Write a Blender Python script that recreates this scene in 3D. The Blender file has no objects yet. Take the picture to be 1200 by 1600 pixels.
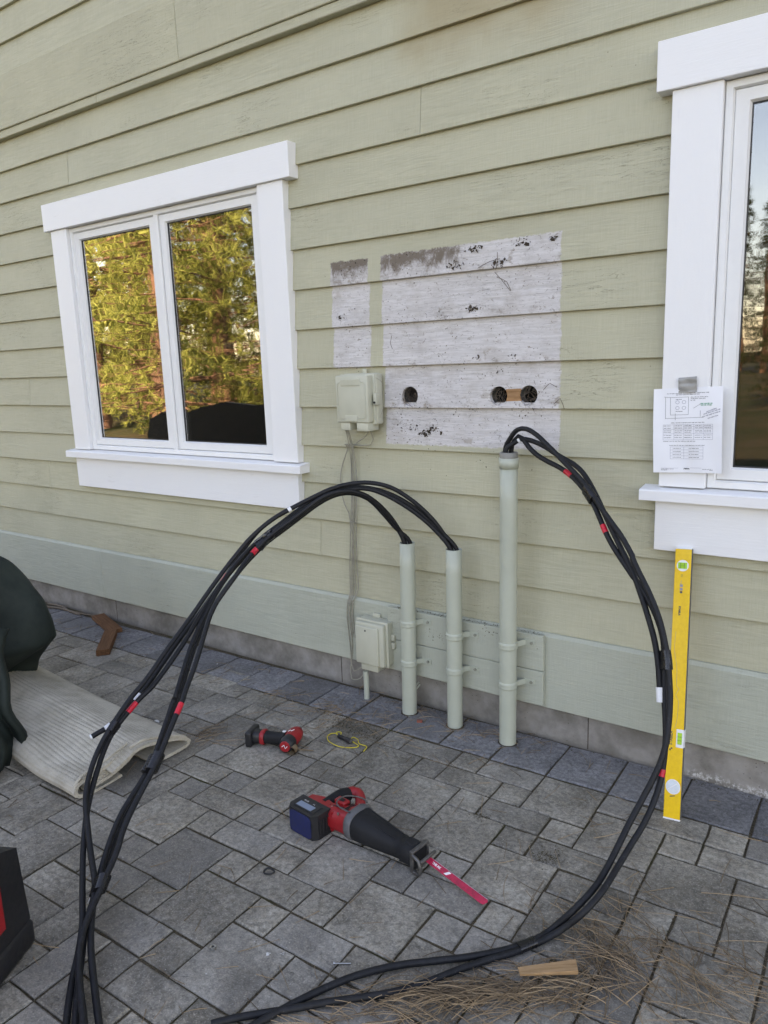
import bpy, bmesh, math, random
import numpy as np
from mathutils import Vector, Matrix

random.seed(7)
scene = bpy.context.scene
COL = scene.collection
R = math.radians

# ---------------------------------------------------------------- camera
cam_d = bpy.data.cameras.new('camera'); cam = bpy.data.objects.new('camera', cam_d); COL.objects.link(cam)
YAW, PIT, ROL = -0.62518166, -0.19623746, -0.03584077
cF = Vector((math.sin(YAW)*math.cos(PIT), math.cos(YAW)*math.cos(PIT), math.sin(PIT)))
cR = Vector((math.cos(YAW), -math.sin(YAW), 0)); cU = cR.cross(cF)
r2 = cR*math.cos(ROL) + cU*math.sin(ROL); u2 = cU*math.cos(ROL) - cR*math.sin(ROL)
M = Matrix((r2, u2, -cF)).transposed().to_4x4(); M.translation = Vector((0, -2.668, 1.5255))
cam.matrix_world = M
cam_d.sensor_fit = 'VERTICAL'; cam_d.sensor_height = 24; cam_d.lens = 1183.79/1600*24
cam_d.clip_start = 0.05; cam_d.clip_end = 500
scene.camera = cam

# ---------------------------------------------------------------- sky, sun, exposure
SUN_EL, SUN_AZ = 31.0, 14.0            # the sun stands behind the house
world = bpy.data.worlds.new('World'); scene.world = world; world.use_nodes = True
wn = world.node_tree; bg = wn.nodes['Background']
sky = wn.nodes.new('ShaderNodeTexSky'); sky.sky_type = 'NISHITA'; sky.sun_disc = False
sky.sun_elevation = R(SUN_EL); sky.sun_rotation = R(SUN_AZ)
sky.air_density = 1.0; sky.dust_density = .7; sky.ozone_density = 1.6; sky.altitude = 100
wn.links.new(sky.outputs[0], bg.inputs[0]); bg.inputs[1].default_value = 0.15
sun_d = bpy.data.lights.new('sun', 'SUN'); sun = bpy.data.objects.new('sun', sun_d); COL.objects.link(sun)
sun_d.energy = 4.2; sun_d.angle = R(0.53); sun_d.color = (1, .93, .82)
sdir = Vector((math.sin(R(SUN_AZ))*math.cos(R(SUN_EL)), math.cos(R(SUN_AZ))*math.cos(R(SUN_EL)), math.sin(R(SUN_EL))))
sun.rotation_euler = sdir.to_track_quat('Z', 'Y').to_euler()
vs = scene.view_settings
scene.display_settings.display_device = 'sRGB'
vs.view_transform = 'Standard'; vs.look = 'None'; vs.gamma = 1; vs.use_curve_mapping = False
vs.exposure = 2.40
vs.use_white_balance = True; vs.white_balance_temperature = 9500; vs.white_balance_tint = 25
scene.cycles.use_denoising = True; scene.cycles.adaptive_threshold = .018
scene.cycles.max_bounces = 6; scene.cycles.diffuse_bounces = 3; scene.cycles.transparent_max_bounces = 8
scene.cycles.caustics_reflective = False; scene.cycles.caustics_refractive = False

# ---------------------------------------------------------------- node helper
class NT:
    def __init__(s, name):
        s.m = bpy.data.materials.new(name); s.m.use_nodes = True; s.t = s.m.node_tree
        s.b = s.t.nodes['Principled BSDF']; s.out = s.t.nodes['Material Output']
    def n(s, ty, **k):
        o = s.t.nodes.new(ty)
        for a, v in k.items(): setattr(o, a, v)
        return o
    def put(s, sock, v):
        if v is None: return
        if hasattr(v, 'is_linked') or hasattr(v, 'links'): s.t.links.new(v, sock)
        elif isinstance(v, (tuple, list)) and len(v) == 3 and sock.type == 'RGBA': sock.default_value = (*v, 1)
        else: sock.default_value = v
    def math(s, op, a, b=None, c=None, clamp=False):
        o = s.n('ShaderNodeMath', operation=op, use_clamp=clamp)
        for i, v in enumerate((a, b, c)):
            if v is not None: s.put(o.inputs[i], v)
        return o.outputs[0]
    def vmath(s, op, a, b):
        o = s.n('ShaderNodeVectorMath', operation=op); s.put(o.inputs[0], a); s.put(o.inputs[1], b); return o.outputs[0]
    def mix(s, f, a, b, blend='MIX'):
        o = s.n('ShaderNodeMix', data_type='RGBA', blend_type=blend)
        s.put(o.inputs[0], f); s.put(o.inputs[6], a); s.put(o.inputs[7], b); return o.outputs[2]
    def noise(s, vec, scale, detail=4, rough=.55, dist=0):
        o = s.n('ShaderNodeTexNoise'); s.put(o.inputs['Vector'], vec); o.inputs['Scale'].default_value = scale
        o.inputs['Detail'].default_value = detail; o.inputs['Roughness'].default_value = rough; o.inputs['Distortion'].default_value = dist
        return o.outputs[0]
    def voro(s, vec, scale, feature='F1'):
        o = s.n('ShaderNodeTexVoronoi', feature=feature); s.put(o.inputs['Vector'], vec); o.inputs['Scale'].default_value = scale
        return o.outputs[0]
    def ramp(s, f, lo, hi, a=0., b=1.):
        o = s.n('ShaderNodeMapRange', interpolation_type='SMOOTHSTEP'); s.put(o.inputs[0], f)
        for i, v in zip((1, 2, 3, 4), (lo, hi, a, b)): s.put(o.inputs[i], v)
        return o.outputs[0]
    def pos(s): return s.n('ShaderNodeNewGeometry').outputs['Position']
    def obj(s): return s.n('ShaderNodeTexCoord').outputs['Object']
    def rnd(s): return s.n('ShaderNodeObjectInfo').outputs['Random']
    def scale(s, v, xyz): return s.vmath('MULTIPLY', v, xyz)
    def sep(s, v):
        o = s.n('ShaderNodeSeparateXYZ'); s.put(o.inputs[0], v); return o.outputs
    def comb(s, x, y, z):
        o = s.n('ShaderNodeCombineXYZ'); s.put(o.inputs[0], x); s.put(o.inputs[1], y); s.put(o.inputs[2], z); return o.outputs[0]
    def bump(s, h, strength=.3, dist=.01, prev=None):
        o = s.n('ShaderNodeBump'); s.put(o.inputs['Height'], h); o.inputs['Strength'].default_value = strength
        o.inputs['Distance'].default_value = dist
        if prev is not None: s.put(o.inputs['Normal'], prev)
        return o.outputs[0]
    def fin(s, col=None, rough=.5, nrm=None, metal=0, spec=.5):
        b = s.b
        s.put(b.inputs['Base Color'], col); s.put(b.inputs['Roughness'], rough); s.put(b.inputs['Metallic'], metal)
        s.put(b.inputs['Specular IOR Level'], spec)
        if nrm is not None: s.put(b.inputs['Normal'], nrm)
        return s.m
    def box(s, p, x0, x1, z0, z1, soft, wob):
        """1 inside a rectangle of the wall, with a ragged edge"""
        x, y, z = p; w = wob
        a = s.ramp(s.math('ADD', x, w), x0-soft, x0+soft); b = s.ramp(s.math('ADD', x, w), x1-soft, x1+soft, 1, 0)
        c = s.ramp(s.math('ADD', z, w), z0-soft, z0+soft); d = s.ramp(s.math('ADD', z, w), z1-soft, z1+soft, 1, 0)
        return s.math('MULTIPLY', s.math('MULTIPLY', a, b), s.math('MULTIPLY', c, d))

def plain(name, col, rough=.5, metal=0, var=.12, nscale=40, bump=.08, spec=.5):
    g = NT(name); p = g.obj(); n = g.noise(p, nscale, 5, .6); n2 = g.noise(p, nscale*.17, 3)
    v = g.math('ADD', g.math('MULTIPLY', n, .6), g.math('MULTIPLY', n2, .4))
    c0 = tuple(c*(1-var) for c in col); c1 = tuple(min(1, c*(1+var)) for c in col)
    return g.fin(g.mix(g.ramp(v, .3, .7), c0, c1), g.ramp(n, .3, .7, max(.05, rough-.08), min(1, rough+.1)), g.bump(n, bump, .004), metal, spec)

# ---------------------------------------------------------------- materials
def lapz(g, z): return g.math('FRACT', g.math('DIVIDE', g.math('SUBTRACT', z, .4536), .175))
def mat_siding(name, green, alt):
    g = NT(name); p = g.pos(); S = g.sep(p); x, y, z = S[0], S[1], S[2]
    rnd = g.rnd()
    off = g.comb(g.math('MULTIPLY', rnd, 37), 0, g.math('MULTIPLY', rnd, 11))
    q = g.vmath('ADD', p, off)
    grain = g.noise(g.scale(q, (2.2, 1, 26)), 3.2, 8, .62, .9)
    fine = g.noise(g.scale(q, (9, 1, 160)), 2.0, 4, .6, .2)
    saw = g.noise(g.scale(q, (150, 1, 6)), 2.0, 3, .6)
    crk = g.noise(g.scale(q, (1.1, 1, 13)), 3.0, 6, .55, 1.6)
    crack = g.math('MULTIPLY', g.ramp(g.math('ABSOLUTE', g.math('SUBTRACT', crk, .5)), 0.0, .006, 1, 0), g.ramp(g.noise(q, 1.7, 2), .52, .66))
    col = g.mix(g.ramp(g.noise(q, 2.3, 4), .3, .7), tuple(c*.95 for c in green), tuple(c*1.05 for c in green))
    tint = g.math('MULTIPLY', rnd, 1.0)
    col = g.mix(g.math('MULTIPLY', tint, .35), col, alt)
    gs = g.ramp(g.noise(q, 1.1, 3), .38, .62, .15, 1)
    col = g.mix(gs, col, g.mix(1.0, col, g.mix(g.ramp(grain, .32, .68), (.92, .92, .915), (1.05, 1.05, 1.05)), 'MULTIPLY'))
    col = g.mix(1.0, col, g.mix(g.ramp(saw, .30, .70), (.955, .955, .95), (1.03, 1.03, 1.03)), 'MULTIPLY')
    dots = g.math('MULTIPLY', g.ramp(g.voro(p, 34), .05, .10, 1, 0), g.ramp(g.noise(q, 3.3, 2), .60, .70))
    col = g.mix(g.math('MULTIPLY', dots, .7), col, (.10, .085, .05))
    # weathering: streaky grime and the brown stain high up
    st = g.ramp(g.noise(g.scale(p, (3.2, 1, 1.1)), 1.4, 5, .6), .58, .8)
    col = g.mix(g.math('MULTIPLY', st, .13), col, (.22, .19, .13))
    brown = g.math('MULTIPLY', g.box(S, -1.75, -1.08, 2.66, 3.0, .10, g.math('MULTIPLY', g.math('SUBTRACT', g.noise(p, 4, 3), .5), .25)), .5)
    col = g.mix(brown, col, (.30, .21, .09))
    # faint chalky mottling near the ground
    # paint-free primer where the old meter cabinets sat
    wob = g.math('MULTIPLY', g.math('SUBTRACT', g.noise(p, 48, 6, .8), .5), .030)
    patch = g.math('MAXIMUM', g.box(S, -2.172, -1.968, 1.500, 1.952, .0035, wob), g.box(S, -1.903, -1.112, 1.176, 1.955, .0035, wob))
    prim = g.mix(g.ramp(grain, .35, .65), (.52, .495, .48), (.62, .595, .585))
    prim = g.mix(g.math('MULTIPLY', g.ramp(g.noise(p, 9, 5, .65), .45, .7), .38), prim, (.34, .30, .265))
    prim = g.mix(g.ramp(fine, .56, .70), prim, (.36, .33, .32))
    scr = g.noise(g.scale(p, (30, 1, 40)), 1.6, 7, .75, 1.2)
    prim = g.mix(g.math('MULTIPLY', g.ramp(scr, .575, .645), .8), prim, (.20, .165, .13))
    spots = g.math('MULTIPLY', g.ramp(g.voro(g.scale(p, (1, 1, 1)), 62), .10, .20, 1, 0), g.ramp(g.noise(p, 13, 3), .50, .62))
    prim = g.mix(spots, prim, (.13, .10, .075))
    # grime along the tops and just above each lap
    top = g.math('MAXIMUM', g.box(S, -2.18, -1.96, 1.868, 1.965, .02, g.math('MULTIPLY', wob, 3)), g.box(S, -1.91, -1.53, 1.866, 1.965, .03, g.math('MULTIPLY', wob, 5)))
    gr = g.noise(g.scale(p, (1, 1, .7)), 15, 9, .78, .6)
    prim = g.mix(g.math('MULTIPLY', top, g.ramp(g.math('ADD', gr, g.ramp(z, 1.86, 1.95, -.09, .13)), .36, .60, .10, .97)), prim, (.155, .12, .09))
    daub = g.math('MULTIPLY', g.ramp(g.noise(g.scale(p, (1, 1, 1.3)), 11, 4, .6), .61, .66), g.ramp(lapz(g, z), .10, .5, 1, .25))
    prim = g.mix(g.math('MULTIPLY', daub, .75), prim, (.30, .25, .20))
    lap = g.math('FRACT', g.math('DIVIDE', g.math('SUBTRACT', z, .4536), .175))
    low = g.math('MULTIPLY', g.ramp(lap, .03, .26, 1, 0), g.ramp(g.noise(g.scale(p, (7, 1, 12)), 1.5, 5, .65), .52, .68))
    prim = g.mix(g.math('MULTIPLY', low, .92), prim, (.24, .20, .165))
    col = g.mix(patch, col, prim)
    col = g.mix(g.math('MULTIPLY', crack, .75), col, (.10, .09, .055))
    h = g.math('ADD', g.math('MULTIPLY', grain, .8), g.math('ADD', g.math('MULTIPLY', fine, .25), g.math('MULTIPLY', saw, .22)))
    h = g.math('SUBTRACT', h, g.math('MULTIPLY', crack, .7))
    return g.fin(col, .62, g.bump(h, .48, .006), 0, .3)

def mat_white():
    g = NT('white_trim_paint'); p = g.pos(); rnd = g.rnd()
    q = g.vmath('ADD', p, g.comb(g.math('MULTIPLY', rnd, 9), 0, g.math('MULTIPLY', rnd, 5)))
    o = g.noise(g.scale(q, (6, 6, 70)), 2.2, 5, .6, .5); f = g.noise(q, 160, 3)
    d = g.ramp(g.noise(g.scale(q, (2, 2, 9)), 3, 6, .65), .62, .8)
    col = g.mix(g.math('MULTIPLY', d, .45), (.80, .80, .80), (.52, .50, .46))
    return g.fin(col, .45, g.bump(g.math('ADD', o, g.math('MULTIPLY', f, .25)), .22, .004), 0, .4)

def mat_white_vert():
    g = NT('white_trim_paint_upright'); p = g.pos()
    o = g.noise(g.scale(p, (70, 70, 5)), 2.2, 5, .6, .5); f = g.noise(p, 150, 3)
    return g.fin((.80, .80, .80), .45, g.bump(g.math('ADD', o, g.math('MULTIPLY', f, .25)), .22, .004), 0, .4)

def mat_concrete():
    g = NT('foundation_concrete'); p = g.pos(); S = g.sep(p)
    n = g.noise(p, 6, 7, .65); f = g.noise(p, 90, 4, .7); v = g.ramp(g.voro(p, 55), .06, .16, 1, 0)
    pits = g.math('MULTIPLY', v, g.ramp(g.noise(p, 7, 2), .5, .6))
    col = g.mix(g.ramp(n, .3, .72), (.17, .155, .135), (.33, .31, .285))
    col = g.mix(g.math('MULTIPLY', pits, .8), col, (.07, .06, .05))
    dirt = g.math('MULTIPLY', g.ramp(g.math('ADD', S[2], g.math('MULTIPLY', f, .02)), 0.0, .035, 1, 0), .5)
    col = g.mix(dirt, col, (.10, .085, .07))
    w = g.math('MULTIPLY', g.math('SUBTRACT', g.noise(p, 22, 5, .75), .5), .09)
    eff = g.math('MULTIPLY', g.box(S, -.60, .35, .0, .028, .012, w), g.ramp(f, .42, .66, 0, .75))
    col = g.mix(eff, col, (.72, .71, .70))
    return g.fin(col, .9, g.bump(g.math('SUBTRACT', g.math('ADD', n, g.math('MULTIPLY', f, .4)), g.math('MULTIPLY', pits, .5)), .4, .01), 0, .2)

def mat_paver(name, a, b, warm):
    g = NT(name); p = g.pos(); rnd = g.rnd()
    q = g.vmath('ADD', p, g.comb(g.math('MULTIPLY', rnd, 51), g.math('MULTIPLY', rnd, 23), 0))
    big = g.noise(q, 4.5, 6, .6, .6); mid = g.noise(q, 26, 6, .68); fine = g.noise(q, 210, 3, .6)
    cl = g.noise(g.scale(q, (1, 1.6, 1)), 4.2, 7, .6, .9)
    cleft = g.math('MULTIPLY', g.ramp(g.math('ABSOLUTE', g.math('SUBTRACT', cl, .5)), 0., .018, 1, 0), g.ramp(g.noise(q, 7, 2), .50, .62))
    col = g.mix(g.ramp(big, .3, .7), a, b)
    col = g.mix(g.math('MULTIPLY', g.ramp(mid, .4, .7), .45), col, warm)
    m2 = g.noise(q, 60, 5, .7)
    col = g.mix(1.0, col, g.mix(g.ramp(m2, .32, .68), (.64, .64, .63), (1.28, 1.28, 1.28)), 'MULTIPLY')
    k = g.math('ADD', .74, g.math('MULTIPLY', rnd, .46))
    col = g.mix(g.ramp(g.math('FRACT', g.math('MULTIPLY', rnd, 7.31)), .55, 1.0, 0, .40), col, (.205, .198, .190))
    col = g.mix(1.0, col, g.comb(k, k, k), 'MULTIPLY')
    col = g.mix(g.math('MULTIPLY', g.ramp(fine, .55, .72), .42), col, tuple(c*1.8 for c in b))
    col = g.mix(g.math('MULTIPLY', g.ramp(fine, .30, .45, 1, 0), .5), col, tuple(c*.45 for c in a))
    col = g.mix(g.math('MULTIPLY', cleft, .38), col, tuple(c*.45 for c in a))
    blot = g.ramp(g.noise(p, 4.1, 7, .68), .50, .72)
    col = g.mix(g.math('MULTIPLY', blot, .45), col, (.070, .062, .050))
    pale = g.ramp(g.noise(q, 9, 6, .7), .60, .78)
    col = g.mix(g.math('MULTIPLY', pale, .28), col, (.42, .40, .37))
    h = g.math('ADD', g.math('MULTIPLY', cl, 1.0), g.math('ADD', g.math('MULTIPLY', mid, .5), g.math('MULTIPLY', fine, .22)))
    h = g.math('SUBTRACT', h, g.math('MULTIPLY', cleft, .20))
    return g.fin(col, g.ramp(mid, .3, .7, .62, .85), g.bump(h, .62, .012), 0, .35)

def mat_joint():
    g = NT('joint_sand_and_moss'); p = g.pos(); n = g.noise(p, 5, 5, .6); f = g.noise(p, 260, 4, .7)
    col = g.mix(g.ramp(f, .3, .7), (.045, .036, .025), (.17, .135, .09))
    col = g.mix(g.math('MULTIPLY', g.ramp(n, .52, .66), .7), col, (.055, .055, .018))
    return g.fin(col, .95, g.bump(f, .8, .01), 0, .1)

def mat_glass():
    g = NT('window_glass'); p = g.pos()
    n1 = g.noise(g.scale(p, (1.0, 1, 3.0)), 1.5, 2, .5, .4); n2 = g.noise(g.scale(p, (1.5, 1, 14)), 1.3, 2, .5)
    nb = g.bump(g.math('ADD', n1, g.math('MULTIPLY', n2, .10)), .022, .045)
    gl = g.n('ShaderNodeBsdfGlossy'); gl.inputs['Roughness'].default_value = .016; g.put(gl.inputs['Normal'], nb)
    gl.inputs['Color'].default_value = (1, 1, 1, 1)
    tr = g.n('ShaderNodeBsdfTransparent'); tr.inputs['Color'].default_value = (.62, .64, .63, 1)
    fr = g.n('ShaderNodeFresnel'); fr.inputs['IOR'].default_value = 1.52
    k = g.math('MULTIPLY_ADD', g.math('SUBTRACT', fr.outputs[0], .0426), 13., .13, clamp=True)      # double glazing with a low-e coat
    k = g.math('MINIMUM', k, .8)
    mx = g.n('ShaderNodeMixShader'); g.put(mx.inputs[0], k)
    g.t.links.new(tr.outputs[0], mx.inputs[1]); g.t.links.new(gl.outputs[0], mx.inputs[2])
    g.t.links.new(mx.outputs[0], g.out.inputs[0]); g.t.nodes.remove(g.b)
    return g.m

def mat_cable():
    g = NT('black_cable_jacket'); p = g.pos(); n = g.noise(p, 60, 5, .7); f = g.noise(p, 300, 3)
    sc = g.ramp(g.noise(g.scale(p, (30, 30, 9)), 3, 6, .75), .60, .72)
    col = g.mix(g.ramp(n, .35, .7), (.007, .0075, .009), (.016, .017, .020))
    col = g.mix(g.math('MULTIPLY', sc, .45), col, (.12, .12, .125))
    return g.fin(col, g.ramp(n, .3, .7, .48, .66), g.bump(f, .06, .002), 0, .3)

def mat_rug():
    g = NT('braided_rug_wool'); p = g.obj(); n = g.noise(p, 9, 5, .6); f = g.noise(p, 320, 3, .7)
    w = g.n('ShaderNodeTexWave', wave_type='BANDS', bands_direction='X'); g.put(w.inputs['Vector'], p); w.inputs['Scale'].default_value = 38
    w.inputs['Distortion'].default_value = 5; w.inputs['Detail'].default_value = 2; w.inputs['Detail Scale'].default_value = 3
    col = g.mix(g.ramp(n, .3, .7), (.40, .355, .275), (.60, .545, .445))
    col = g.mix(g.math('MULTIPLY', w.outputs[0], .35), col, (.60, .58, .54))
    col = g.mix(g.math('MULTIPLY', g.ramp(f, .55, .75), .3), col, (.14, .13, .10))
    return g.fin(col, .95, g.bump(g.math('ADD', w.outputs[0], f), .6, .004), 0, .1)

def mat_wood(name, a, b):
    g = NT(name); p = g.obj(); n = g.noise(g.scale(p, (4, 60, 60)), 2, 6, .6, .6); f = g.noise(p, 120, 4)
    return g.fin(g.mix(g.ramp(n, .3, .7), a, b), .75, g.bump(g.math('ADD', n, f), .3, .004), 0, .25)

def mat_leaf(name, a, b, trans):
    g = NT(name); rnd = g.n('ShaderNodeNewGeometry').outputs['Random Per Island']; p = g.pos()
    col = g.mix(g.math('ADD', g.math('MULTIPLY', rnd, .6), g.math('MULTIPLY', g.ramp(g.noise(p, .8, 3), .35, .65), .4)), a, b)
    d = g.n('ShaderNodeBsdfDiffuse'); g.put(d.inputs[0], col); t = g.n('ShaderNodeBsdfTranslucent'); g.put(t.inputs[0], col)
    mx = g.n('ShaderNodeMixShader'); mx.inputs[0].default_value = trans
    g.t.links.new(d.outputs[0], mx.inputs[1]); g.t.links.new(t.outputs[0], mx.inputs[2]); g.t.links.new(mx.outputs[0], g.out.inputs[0])
    g.t.nodes.remove(g.b); return g.m

def mat_needle():
    g = NT('dry_pine_needles'); r_ = g.n('ShaderNodeNewGeometry').outputs['Random Per Island']
    return g.fin(g.mix(r_, (.09, .058, .034), (.36, .25, .15)), .7, None, 0, .3)

def mat_canvas():
    g = NT('dark_green_canvas'); p = g.obj(); n = g.noise(p, 5, 6, .65); f = g.noise(p, 420, 2); d = g.ramp(g.noise(p, 22, 6, .75), .62, .76)
    col = g.mix(g.ramp(n, .3, .7), (.010, .016, .014), (.024, .034, .029))
    col = g.mix(g.math('MULTIPLY', d, .35), col, (.05, .055, .05))
    return g.fin(col, .7, g.bump(g.math('ADD', n, g.math('MULTIPLY', f, .1)), .35, .01), 0, .25)

def mat_level():
    g = NT('yellow_level_paint'); p = g.obj(); n = g.noise(p, 60, 6, .75); f = g.noise(g.scale(p, (90, 90, 20)), 3, 5, .7)
    col = g.mix(g.ramp(n, .3, .7), (.80, .46, .004), (.90, .55, .008))
    col = g.mix(g.math('MULTIPLY', g.ramp(f, .64, .74), .55), col, (.20, .12, .02))
    return g.fin(col, .38, g.bump(n, .05, .002), 0, .5)

def mat_ground():
    g = NT('dry_lawn_soil'); p = g.pos(); n = g.noise(p, .35, 6, .6); f = g.noise(p, 9, 6, .7)
    col = g.mix(g.ramp(n, .35, .65), (.03, .042, .014), (.075, .06, .034))
    col = g.mix(g.math('MULTIPLY', g.ramp(f, .4, .7), .5), col, (.06, .045, .025))
    return g.fin(col, .95, g.bump(f, .6, .05), 0, .1)

MT = dict(
    siding=mat_siding('sage_siding_paint', (.452, .432, .312), (.44, .43, .33)), skirt=mat_siding('skirt_paint_cool_light', (.412, .430, .355), (.418, .432, .36)), white=mat_white(), whitev=mat_white_vert(), conc=mat_concrete(), joint=mat_joint(), glass=mat_glass(),  # skirt tone: siding paint with the cooler light low down put into colour
    pav=mat_paver('grey_paver', (.165, .148, .122), (.345, .315, .265), (.305, .255, .19)),
    pavd=mat_paver('slate_paver', (.120, .118, .120), (.225, .220, .220), (.205, .197, .190)),
    cable=mat_cable(), rug=mat_rug(), canvas=mat_canvas(), level=mat_level(), ground=mat_ground(),
    vinyl=plain('white_vinyl', (.78, .78, .77), .5, 0, .015, 30, .01, .25), gasket=plain('dark_gasket', (.03, .03, .03), .6),
    pipe=plain('sage_painted_pipe', (.42, .445, .365), .40, 0, .06, 9, .05), box=plain('sage_painted_box', (.48, .48, .385), .45, 0, .06, 14, .08),
    wire=plain('tan_wire', (.30, .285, .23), .5, 0, .2, 60), steel=plain('dull_steel', (.42, .42, .41), .35, .9, .15, 60),
    dark=plain('black_plastic', (.014, .014, .016), .45, 0, .2, 60), rubber=plain('black_rubber_boot', (.012, .0125, .014), .65, 0, .3, 50, .25, .3),
    red=plain('red_tool_plastic', (.36, .015, .019), .42, 0, .12, 50), redtape=plain('red_tape', (.62, .012, .03), .35, 0, .1, 90),
    blade=plain('red_blade_paint', (.46, .010, .045), .45, 0, .4, 70), blue=plain('navy_battery', (.012, .020, .085), .42, 0, .3, 60),
    grey=plain('grey_plastic', (.10, .10, .105), .45, 0, .15, 60), whitetape=plain('white_tape', (.75, .76, .77), .4, 0, .06, 80),
    blacktape=plain('black_tape', (.006, .006, .007), .28, 0, .2, 60), room=plain('dim_interior', (.10, .10, .10), .8), blind=plain('window_screen', (.030, .033, .036), .9, 0, .2, 300),
    paper=plain('printer_paper', (.80, .81, .84), .7, 0, .02, 8, .05), ink=plain('printed_ink', (.06, .06, .08), .8), ink2=plain('pale_ink', (.30, .30, .36), .8),
    green=plain('green_marker', (.02, .30, .16), .7), ducttape=plain('grey_duct_tape', (.30, .295, .28), .4, .2, .12, 40, .2),
    vial=plain('green_vial', (.30, .62, .03), .15, 0, .2, 40), dial=plain('pale_dial', (.62, .68, .72), .2, 0, .1, 50),
    yellow=plain('yellow_cord', (.75, .60, .03), .5), brown=mat_wood('brown_scrap_wood', (.10, .042, .018), (.19, .085, .04)), tan=mat_wood('tan_shim_wood', (.30, .17, .08), (.46, .28, .15)),
    bare=mat_wood('bare_sheathing_wood', (.26, .13, .06), (.40, .22, .11)), needle=mat_needle(), twig=plain('grey_twig', (.13, .10, .075), .8, 0, .3, 30),
    crumb=plain('dirt_crumbs', (.055, .040, .028), .95, 0, .5, 60), chip=plain('pale_chips', (.55, .54, .52), .8), moss=plain('moss_and_duff', (.055, .042, .016), .95, 0, .5, 120, .5),
    bark=plain('pine_bark', (.16, .085, .05), .9, 0, .45, 6, .6), roof=plain('grey_shingles', (.10, .10, .10), .9, 0, .3, 8, .4),
    leafy=mat_leaf('sunny_pine_needles', (.15, .18, .045), (.40, .42, .12), .3), leafd=mat_leaf('dark_fir_needles', (.02, .035, .014), (.06, .075, .025), .2),
    gunmetal=plain('dark_worn_steel', (.13, .125, .12), .45, .7, .3, 60, .2),
    rubberband=plain('black_ring_rubber', (.012, .012, .013), .5), wicker=plain('dark_wicker', (.055, .048, .042), .6, 0, .3, 80, .4),
)

# ---------------------------------------------------------------- geometry helpers
def link(o, parent=None):
    COL.objects.link(o)
    if parent is not None: o.parent = parent
    return o
def tag(o, label=None, cat=None, group=None, kind=None):
    if label: o['label'] = label
    if cat: o['category'] = cat
    if group: o['group'] = group
    if kind: o['kind'] = kind
    return o
def empty(name, loc=(0, 0, 0), rz=0, parent=None):
    o = bpy.data.objects.new(name, None); o.location = loc; o.rotation_euler = (0, 0, rz); o.empty_display_size = .1
    return link(o, parent)

def crom(P, step=.012, closed=False):
    P = [Vector(p) for p in P]; out = []
    n = len(P)
    for i in range(n if closed else n-1):
        if closed: p0, p1, p2, p3 = P[i-1], P[i], P[(i+1) % n], P[(i+2) % n]
        else: p0, p1, p2, p3 = P[max(i-1, 0)], P[i], P[i+1], P[min(i+2, n-1)]
        k = max(1, int((p2-p1).length/step))
        for j in range(k):
            t = j/k
            out.append(.5*((2*p1)+(p2-p0)*t+(2*p0-5*p1+4*p2-p3)*t*t+(3*p1-p0-3*p2+p3)*t**3))
    if not closed: out.append(P[-1])
    return out

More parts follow.
